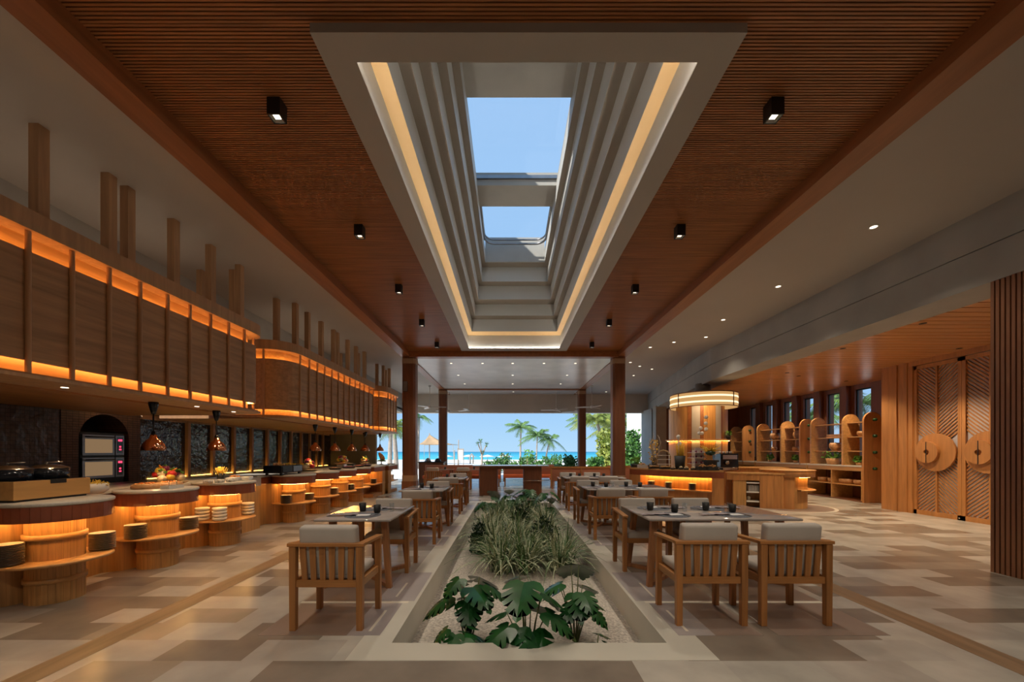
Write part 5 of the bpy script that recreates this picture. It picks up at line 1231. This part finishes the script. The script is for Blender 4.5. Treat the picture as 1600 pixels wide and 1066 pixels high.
for nm_, y, z, lb, r_ in items:
    t = thing(nm_, lb, 'bowl', (10.24, y, z), 0, 'turned wood pieces on the display shelves')
    if nm_ == 'wooden_tray':
        for k_ in range(3): MB().box(-0.12, 0.12, -0.26, 0.26, 0.035*k_, 0.035*k_+0.025).build('tray', M['wood_bowl'], t)
    elif 'upright' in lb: MB().lathe([(0.0,0.0),(r_,0.0),(r_+0.02,0.04),(r_,0.05),(0.0,0.02)], 28, mat=Matrix.Translation((0,0,r_+0.02)) @ Matrix.Rotation(pi/2, 4, 'X')).build('platter', M['wood_bowl'], t)
    else: MB().lathe([(0.0,0.0),(r_*0.5,0.0),(r_*0.95,r_*0.55),(r_,r_*1.1),(r_*0.85,r_*1.5),(r_*0.8,r_*1.45),(r_*0.9,r_*1.1),(r_*0.4,0.03),(0.0,0.03)], 28).build('bowl', M['wood_bowl'], t)
for i, (y, lb) in enumerate(((12.55, 'trailing plant in a round pale wood pot on the shelf counter by the doors'), (11.62, 'bright plant in a small pot behind the nearest pegged board'), (14.2, 'small green plant left of the middle pegged board'), (15.6, 'small green plant on the far shelf counter'))):
    r_ = 0.2 if i == 0 else 0.09
    potted('potted_plant', lb, (10.25, y, 1.0405), r_, r_*0.95, leafblob(80, r_*1.4, 0.2, 0.06, 'green'), 'wood_bowl')
bw = MB().lathe([(0,0),(0.12,0),(0.15,0.06),(0.15,0.14),(0.135,0.14),(0.12,0.02),(0,0.02)], 24).build('storage_bowl', M['wood_bowl']); tag(bw, '', 'bowl')
for y, lb in ((12.95, 'wide bowl in the open cabinet under the display shelf, leftmost'), (12.55, 'wide bowl in the open cabinet under the display shelf, second from left'), (12.45-0.33, 'wide bowl in the open cabinet, just left of the divider'), (11.95, 'wide bowl in the right bay of the open cabinet, left one'), (11.6, 'wide bowl in the right bay of the open cabinet, right one')):
    put(bw, (10.25, y, 0.4755), 0, lb, 'storage bowls in the open cabinet')
# ================================================================== PLANTER
m = MB(); nx, ny = 40, 110; vs = []
for j in range(ny+1):
    for i in range(nx+1):
        x = PX0+(PX1-PX0)*i/nx; y = PY0+(PY1-PY0)*j/ny
        e_ = min(1, (x-PX0)/0.15, (PX1-x)/0.15)
        vs.append((x, y, PZs+0.02*e_+0.02*sin(x*5+y*2)*e_+random.uniform(-0.004, 0.004)))
fs = [(j*(nx+1)+i, j*(nx+1)+i+1, (j+1)*(nx+1)+i+1, (j+1)*(nx+1)+i) for j in range(ny) for i in range(nx)]
m.add(vs, fs, True); m.box(PX0, PX1, PY0, PY1, PZs-0.15, PZs-0.05); o = m.build('planter_gravel', M['sand']); tag(o, 'pale gravel bed of the sunken planter between the tables', 'gravel', kind='stuff')
# monstera
def mleaf(m, base, tip_dir, size, droop=0.3):
    # heart outline with slits, local u along midrib
    d_ = Vector(tip_dir).normalized(); side = d_.cross(Vector((0,0,1))).normalized(); nrm_ = side.cross(d_).normalized()
    half = [(0.0, 0.0), (-0.12, 0.20), (-0.10, 0.36), (0.06, 0.47), (0.22, 0.50), (0.17, 0.22), (0.33, 0.49), (0.45, 0.46), (0.34, 0.20), (0.55, 0.42), (0.65, 0.36), (0.52, 0.15), (0.74, 0.29), (0.83, 0.21), (0.72, 0.09), (0.92, 0.10), (1.0, 0.0)]
    for s_ in (-1, 1):
        pts = []
        for (u, v) in half:
            z = -droop*u*u - 0.25*abs(v)**1.5
            pts.append(Vector(base)+(d_*u+side*v*s_+nrm_*z)*size)
        mid = [Vector(base)+(d_*u+nrm_*(-droop*u*u))*size for u in (0.08, 0.17, 0.34, 0.52, 0.72, 0.9)]
        allp = pts+mid; n = len(pts)
        M0 = n
        # fan quads between the outline lobes and the midrib
        F_ = [(0,1,2,M0), (M0,2,3,M0+1), (M0+1,3,4,5), (M0+1,5,M0+2), (5,6,7,M0+2), (M0+2,7,8,M0+3), (8,9,10,M0+3), (M0+3,10,11,M0+4), (11,12,13,M0+4), (M0+4,13,14,M0+5), (14,15,16,M0+5)]
        m.add(allp, F_, True)
def monstera(label, loc, leaves, h, spread, size, seed):
    random.seed(seed); t = thing('monstera_plant', label, 'plant', loc, 0, 'monstera plants')
    st_ = MB(); lf = MB()
    for i in range(leaves):
        a = i*2.4+seed; hh = h*random.uniform(0.45, 1.0); r_ = spread*random.uniform(0.35, 1.0)*(1.15-hh/h*0.5)
        top = Vector((r_*cos(a), r_*sin(a), hh)); b_ = Vector((0.02*cos(a), 0.02*sin(a), 0))
        st_.tube([b_, b_*2+Vector((r_*0.25*cos(a), r_*0.25*sin(a), hh*0.6)), top], [0.008, 0.006, 0.004], 6)
        lf_m = MB(); mleaf(lf_m, top, (cos(a), sin(a), -0.25-0.4*random.random()), size*random.uniform(0.75, 1.15))
        lf_m.build('leaf', M['monstera'], t)
    st_.build('stems', M['stem'], t)
    for i in range(1): pass
    return t
GZ = PZs+0.01
monstera('split-leaf plant at the front left of the planter, upper clump', (-0.36, 3.5, GZ), 9, 0.68, 0.22, 0.27, 3)
monstera('split-leaf plant at the front left corner, low clump before the taller one', (-0.40, 3.10, GZ), 7, 0.36, 0.17, 0.21, 5)
monstera('large split-leaf plant at the front centre of the planter', (0.14, 3.14, GZ), 11, 0.74, 0.24, 0.29, 8)
monstera('split-leaf plant at the front right of the planter', (0.60, 3.6, GZ), 10, 0.66, 0.2, 0.27, 11)
monstera('small split-leaf seedling at the front right corner of the planter', (0.66, 3.12, GZ), 7, 0.34, 0.14, 0.17, 14)
for i, (x, y, lb) in enumerate(((-0.5, 10.2, 'back left'), (0.0, 10.7, 'back centre left'), (0.5, 10.7, 'back centre right'), (0.95, 9.9, 'back right'))):
    monstera('split-leaf plant rising at the %s of the planter' % lb, (x, y, GZ), 8, 0.72, 0.3, 0.34, 20+i)
def tuft(label, loc, n, L, seed, mt='grass', wd=0.0125, g='variegated grass tufts'):
    random.seed(seed); t = thing('ornamental_grass', label, 'plant', loc, 0, g); mA = MB(); mB = MB()
    for i in range(n):
        m = mA if i % 5 < 2 else mB; a = random.random()*6.28; lean = random.uniform(0.15, 1.7); l = L*random.uniform(0.6, 1.1); b_ = Vector((0.17*cos(a)*random.random(), 0.17*sin(a)*random.random(), 0))
        sd_ = Vector((-sin(a), cos(a), 0)); pts = []
        for k_ in range(6):
            u = k_/5; pts.append(b_+Vector((cos(a), sin(a), 0))*l*lean*0.75*u**1.6+Vector((0,0,1))*l*(u-0.55*lean*u**2.6))
        vs_ = []
        for k_, p in enumerate(pts): ww = wd*(1-abs(k_/5-0.35)*1.2) if k_ < 5 else 0.0008; vs_ += [p-sd_*ww, p+sd_*ww]
        m.add(vs_, [(2*k_, 2*k_+1, 2*k_+3, 2*k_+2) for k_ in range(5)], True)
    mA.build('green_blades', M['blade_green'], t); mB.build('striped_blades', M[mt], t)
    return t
k_ = 0
ROWS = ((5.65, (-0.12, 0.2, 0.66)), (6.1, (-0.15, 0.3, 0.85)), (6.7, (-0.25, 0.12, 0.45)), (7.3, (-0.3, 0.2, 0.7)), (7.9, (-0.4, 0.1, 0.65)), (8.6, (-0.35, 0.25, 0.8)), (9.3, (0.0, 0.5)))
for y, xs in ROWS:
    for j, x in enumerate(xs):
        k_ += 1; rowi = ordinal[[r_[0] for r_ in ROWS].index(y)]
        tuft('striped arching grass in the planter, %s row from the front, %s one' % (rowi, ('left', 'middle', 'right')[j]), (x+random.uniform(-.05,.05), y, GZ), 110, 0.74, 40+k_)
for i, (x, y, lb) in enumerate(((-0.15, 9.0, 'left'), (0.45, 9.2, 'right'))):
    tuft('silvery fern mass at the back of the planter, %s one' % lb, (x, y+0.8, GZ), 220, 0.68, 90+i, 'fern', 0.009, 'silvery ferns')
def bush(label, loc, r, h, n, seed, mt='bush', s_=0.035, g='dark bushy shrubs in the planter'):
    random.seed(seed); t = thing('shrub', label, 'shrub', loc, 0, g); m = MB()
    for q in range(9):
        a = q*0.7; bx_, by_ = r*0.7*cos(a)*random.random(), r*0.7*sin(a)*random.random(); hh = h*random.uniform(0.6, 1)
        for i in range(n//9):
            u = random.random(); c = Vector((bx_+0.05*random.uniform(-1,1)*r/0.15, by_+0.05*random.uniform(-1,1)*r/0.15, hh*u))
            d_ = Vector((random.uniform(-1,1), random.uniform(-1,1), random.uniform(0,1.2))).normalized(); v = d_.cross(Vector((random.uniform(-1,1), random.uniform(-1,1), 0.3))).normalized()
            m.add([c, c+d_*s_*0.5+v*s_*0.35, c+d_*s_, c+d_*s_*0.5-v*s_*0.35], [(0,1,2,3)])
    m.build('foliage', M[mt], t); return t
bush('dark glossy shrub at the left edge of the planter', (-0.52, 6.75, GZ), 0.2, 0.48, 1100, 1, s_=0.05)
bush('dark glossy shrub right of centre in the planter', (0.62, 6.95, GZ), 0.24, 0.58, 1100, 2, s_=0.05)
bush('dark bronze shrub in the middle of the planter', (0.25, 8.3, GZ), 0.24, 0.68, 1100, 4, s_=0.05)

# ================================================================== OUTSIDE
struct(MB().box(-120, 140, 20.9, 72, -0.6, -0.05).build('ground_sand', M['beach']))
struct(MB().box(12.5, 90, -30, 20.9, -0.6, -0.05).box(-60, -8, -30, 20.9, -0.6, -0.05).box(-8, 12.5, -40, -4, -0.6, -0.02).build('ground_sand', plain('grey paving', (0.45, 0.42, 0.38), 0.8)))
msea, nt_, b_ = newmat('turquoise sea')
g_ = nt_.nodes.new('ShaderNodeNewGeometry'); s3 = nt_.nodes.new('ShaderNodeSeparateXYZ'); nt_.links.new(g_.outputs['Position'], s3.inputs[0])
mr = nt_.nodes.new('ShaderNodeMapRange'); mr.inputs['From Min'].default_value = 60; mr.inputs['From Max'].default_value = 900; nt_.links.new(s3.outputs['Y'], mr.inputs[0])
nz = nt_.nodes.new('ShaderNodeTexNoise'); nz.inputs['Scale'].default_value = 0.02; nt_.links.new(g_.outputs['Position'], nz.inputs['Vector'])
ad = nt_.nodes.new('ShaderNodeMath'); ad.operation = 'MULTIPLY_ADD'; ad.inputs[1].default_value = 0.15; nt_.links.new(nz.outputs[0], ad.inputs[0]); nt_.links.new(mr.outputs[0], ad.inputs[2])
cr_ = nt_.nodes.new('ShaderNodeValToRGB'); el = cr_.color_ramp.elements
el[0].position = 0.0; el[0].color = (0.10, 0.52, 0.60, 1); el[1].position = 1.0; el[1].color = (0.02, 0.17, 0.30, 1)
q_ = el.new(0.3); q_.color = (0.03, 0.30, 0.45, 1)
nt_.links.new(ad.outputs[0], cr_.inputs[0]); nt_.links.new(cr_.outputs[0], b_.inputs['Base Color']); b_.inputs['Roughness'].default_value = 0.6; b_.inputs['Specular IOR Level'].default_value = 0.15
struct(MB().box(-1500, 1500, 66, 1600, -0.5, -0.30).build('ground_sea', msea))
tag(MB().prism([(0,0),(60,-6),(130,-2),(150,10),(20,14)], -0.3, 3.5).build('distant_island', M['hedge'], None, loc=(360, 1450, 0)), 'thin dark island on the sea horizon right of centre', 'island')
tag(MB().prism([(0,0),(60,-6),(130,-2),(150,10),(20,14)], -0.3, 4.0).build('distant_island', M['hedge'], None, loc=(560, 1400, 0)), 'thin dark island on the horizon beside the right far column', 'island')
def palm(label, base_, top, nf, L, mt='palm', tr=0.12, seed=1, droop=0.9):
    random.seed(seed); t = thing('palm_tree', label, 'tree', base_, 0, 'coconut palms on the beach'); b0 = Vector((0,0,0)); t0 = Vector(top)
    c1 = Vector((t0.x*0.2, t0.y*0.2, t0.z*0.5)); pts = [((1-u)**2)*b0+2*u*(1-u)*c1+u*u*t0 for u in [i/8 for i in range(9)]]
    MB().tube(pts, [tr*(1.25-0.5*i/8) for i in range(9)], 10).build('trunk', M['trunk'], t)
    m = MB()
    for i in range(nf):
        a = i*2.399+seed; el_ = random.uniform(-0.15, 1.15); l = L*random.uniform(0.8, 1.1); d_ = Vector((cos(a)*cos(el_), sin(a)*cos(el_), sin(el_)))
        sp_ = []
        for k_ in range(13): u = k_/12; sp_.append(t0+d_*l*u+Vector((0,0,-1))*droop*l*0.55*u*u)
        m.tube(sp_[::3], 0.015*L/2, 5, False)
        for k_ in range(2, 40):
            u = k_/40; j = min(11, int(u*12)); f_ = u*12-j; p = sp_[j].lerp(sp_[j+1], f_); tn = (sp_[j+1]-sp_[j]).normalized(); sd_ = tn.cross(Vector((0,0,1))).normalized()
            ll = l*0.30*sin(pi*min(1, u*0.9+0.12))**0.7
            for s_ in (-1, 1):
                e_ = p+(sd_*s_*0.75+tn*0.5+Vector((0,0,-0.45-random.random()*0.4)))*ll; w_ = tn*l*0.012
                m.add([p-w_, p+w_, e_], [(0,1,2)])
    m.build('fronds', M[mt], t)
    return t
def gp(px_, Y, z=-0.05): return ((px_-VX)/F*Y, Y, z)
palm('slim palm left of the beach palm group in the centre', gp(813, 56), (0.1, 0, 4.9), 16, 2.9, 'palm', 0.12, 2)
palm('middle bushy palm of the beach group in the centre', gp(838, 50), (0.15, 0, 3.5), 18, 2.5, 'palm', 0.09, 5)
palm('leaning palm at the right of the centre beach group', gp(852, 52), (0.7, 0, 3.1), 14, 2.3, 'palm', 0.10, 9, 1.2)
palm('large sunlit palm between the two right columns', gp(944, 38), (-0.7, 0, 4.5), 24, 3.0, 'palm_sunlit', 0.17, 11)
palm('tall palm behind the near right column', gp(975, 42), (-0.6, 0, 4.4), 20, 3.2, 'palm_sunlit', 0.15, 13)
palm('palm whose fronds enter from the right of the right far column', gp(905, 50), (1.0, 0, 5.6), 14, 3.2, 'palm', 0.12, 17)
palm('rough palm trunk left of the near left column', gp(609, 30), (0.1, 0, 3.3), 16, 1.8, 'palm_sunlit', 0.16, 19)
palm('second rough palm trunk seen past the last heat lamp', gp(619, 33), (-0.2, 0, 3.5), 16, 1.9, 'palm', 0.18, 23)
palm('slender palm just right of the near left column', gp(653, 34), (0.1, 0, 4.4), 9, 1.6, 'palm', 0.10, 29, 1.4)
def shrub_out(label, loc, r, h, n, mt='hedge', s_=0.25, seed=1, g='beach shrubs'): return bush(label, loc, r, h, n, seed, mt, s_, g)
shrub_out('large sunlit hedge bush right between the columns', gp(955, 34), 1.6, 3.6, 3600, 'palm_sunlit', 0.35, 3)
shrub_out('leafy climbing bush beyond the island at the right column', gp(990, 27), 0.7, 3.2, 1500, 'hedge', 0.28, 4)
shrub_out('round dark green shrub left of the right far column', gp(891, 22), 0.42, 1.35, 1400, 'hedge', 0.16, 6)
shrub_out('dark shrub behind the booth between the right columns', gp(930, 26), 0.6, 1.3, 900, 'hedge', 0.2, 8)
for i in range(9):
    px_ = 765+i*13; shrub_out('low beach shrub behind the high table, %s from the left' % ordinal[i], gp(px_, 27+1.5*(i % 3)), 0.5, 0.85+0.25*((i*7) % 3), 500, 'hedge', 0.15, 30+i)
for i, px_ in enumerate((872, 858)): shrub_out('low beach shrub on the white sand, %s of the pair right of the table' % ('right', 'left')[i], gp(px_, 24), 0.6, 0.7, 500, 'hedge', 0.14, 50+i)
t = thing('dracaena_tree', 'young forked tree standing right of the white sign', 'tree', gp(753, 27))
MB().tube([(0,0,0),(0,0,1.3)], 0.07, 8).tube([(0,0,1.2),(-0.25,0,2.0)], 0.04, 8).tube([(0,0,1.2),(0.28,0,1.9)], 0.04, 8).tube([(0,0,1.2),(-0.1,0,2.2)], 0.03, 8).build('trunk', M['trunk'], t)
m = MB()
for c in ((-0.27,0,2.0),(0.3,0,1.95),(-0.1,0,2.2),(0.05,0,1.4)):
    for i in range(26): d_ = Vector((random.uniform(-1,1), random.uniform(-1,1), random.uniform(-0.6,1))).normalized(); v = d_.cross(Vector((0,0,1))); c_ = Vector(c); m.add([c_, c_+d_*0.14+v*0.03, c_+d_*0.28, c_+d_*0.14-v*0.03], [(0,1,2,3)])
m.build('foliage', M['hedge'], t)
t = thing('shade_sail', 'tan pointed shade sail on a pole over the beach at left', 'canopy', gp(671, 46))
ap = Vector((0.0, 0, 3.45)); cs = [(-1.15, -1.5, 2.3), (2.9, -1.3, 2.3), (3.1, 2.2, 2.3), (-1.1, 2.4, 2.3)]
n = 8; vs = [ap]; fs = []
for a in range(4):
    p, q = Vector(cs[a]), Vector(cs[(a+1) % 4])
    for i in range(n): 
        u = i/n; e_ = p.lerp(q, u)+Vector((0, 0, 0.0)); c_ = (p+q)/2; e_ = e_.lerp(Vector((0.3, 0.3, e_.z)), 0.25*sin(pi*u)); 
        for k_ in range(1, 5): v_ = k_/4; pp = ap.lerp(e_, v_); pp.z = ap.z+(e_.z-ap.z)*(1-(1-v_)**2); vs.append(pp)
N = 4*n
for i in range(N):
    j = (i+1) % N; fs.append((0, 1+i*4, 1+j*4))
    for k_ in range(3): fs.append((1+i*4+k_, 1+i*4+k_+1, 1+j*4+k_+1, 1+j*4+k_))
o = MB().add(vs, fs, True).build('sail', M['sail'], t); md = o.modifiers.new('t', 'SOLIDIFY'); md.thickness = 0.03
MB().tube([(0,0,0),(0,0,3.6)], 0.06, 8).build('pole', M['trunk'], t)
for c in cs: MB().tube([(c[0]*1.05, c[1], 0), c], 0.025, 6).build('stay_pole', M['trunk'], t)
t = thing('beach_sign', 'white notice board on two brown posts on the beach', 'sign', gp(720, 30))
MB().tube([(-0.22,0,0),(-0.22,0,1.75)], 0.03, 6).tube([(0.2,0,0),(0.2,0,1.7)], 0.03, 6).build('post', M['trunk'], t); MB().box(-0.17, 0.16, -0.03, 0.03, 0.85, 1.6).build('board', M['white_paint'], t); MB().box(-0.2, 0.2, -0.02, 0.02, 1.6, 1.7).build('frame', M['trunk'], t)
for i, (px_, h_) in enumerate(((710, 1.6), (716.5, 2.4))): tag(MB().tube([(0,0,0),(0,0,h_)], 0.04, 6).build('beach_post', M['trunk'], None, loc=gp(px_, 31)), 'plain wooden post left of the white notice board, %s one' % ('left', 'right')[i], 'post', 'beach posts')
for i, px_ in enumerate((737, 785)): 
    t = thing('stone_marker', 'small arched driftwood marker near the shore, %s one' % ('left', 'right')[i], 'post', gp(px_, 48), 0, 'driftwood markers')
    MB().tube([(-0.18,0,0),(-0.18,0,1.0),(0,0,1.2),(0.18,0,1.0),(0.18,0,0)], 0.08, 8).build('arch', M['trunk'], t)
t = thing('wicker_planter', 'square orange-brown planter with a young plant on the beach', 'planter', gp(825, 40)); MB().box(-0.26, 0.26, -0.26, 0.26, 0, 0.75).build('box', M['basket'], t); leafblob(50, 0.5, 0.9, 0.2, 'green')(t, 0.75)
for i, px_ in enumerate((697, 732, 762, 790)):
    t = thing('beach_umbrella', 'low white beach shelter along the shore, %s from the left' % ordinal[i], 'umbrella', gp(px_, 60), 0, 'white beach shelters')
    MB().lathe([(0.0, 1.0), (1.25, 0.72), (1.25, 0.68), (0.0, 0.95)], 12).build('canopy', M['white_paint'], t); MB().tube([(0,0,0),(0,0,0.98)], 0.04, 6).build('pole', M['trunk'], t)
t = thing('white_building', 'pale neighbouring building edge right of the near right column', 'building', (10.3, 29, -0.05)); MB().box(-0.25, 3, 0, 5, 0, 5.2).box(-0.9, -0.25, 0, 4, 0, 2.9).build('wall', M['white_paint'], t)
# greenery beyond the doors and windows at the right
shrub_out('garden bush behind the lattice doors', (12.2, 7.9, -0.05), 0.9, 3.4, 2600, 'hedge', 0.3, 61); 
for i, (x, y, tz) in enumerate(((15.0, 17.5, 3.6), (16.0, 21.5, 3.4), (15.5, 14.3, 3.9))):
    palm('palm outside the tall windows on the right, %s from the doors' % ('second', 'third', 'first')[i], (x, y, -0.05), (0.3, -0.2, tz), 14, 2.4, 'palm', 0.12, 71+i)
struct(MB().box(19, 19.2, -5, 40, -0.1, 1.9).build('wall_garden', M['white_paint']))
for i in range(5): shrub_out('garden shrub by the white wall outside the windows, %s from the doors' % ordinal[i], (13.8, 11.5+2.3*i, -0.05), 0.6, 1.7, 800, 'hedge', 0.25, 80+i)
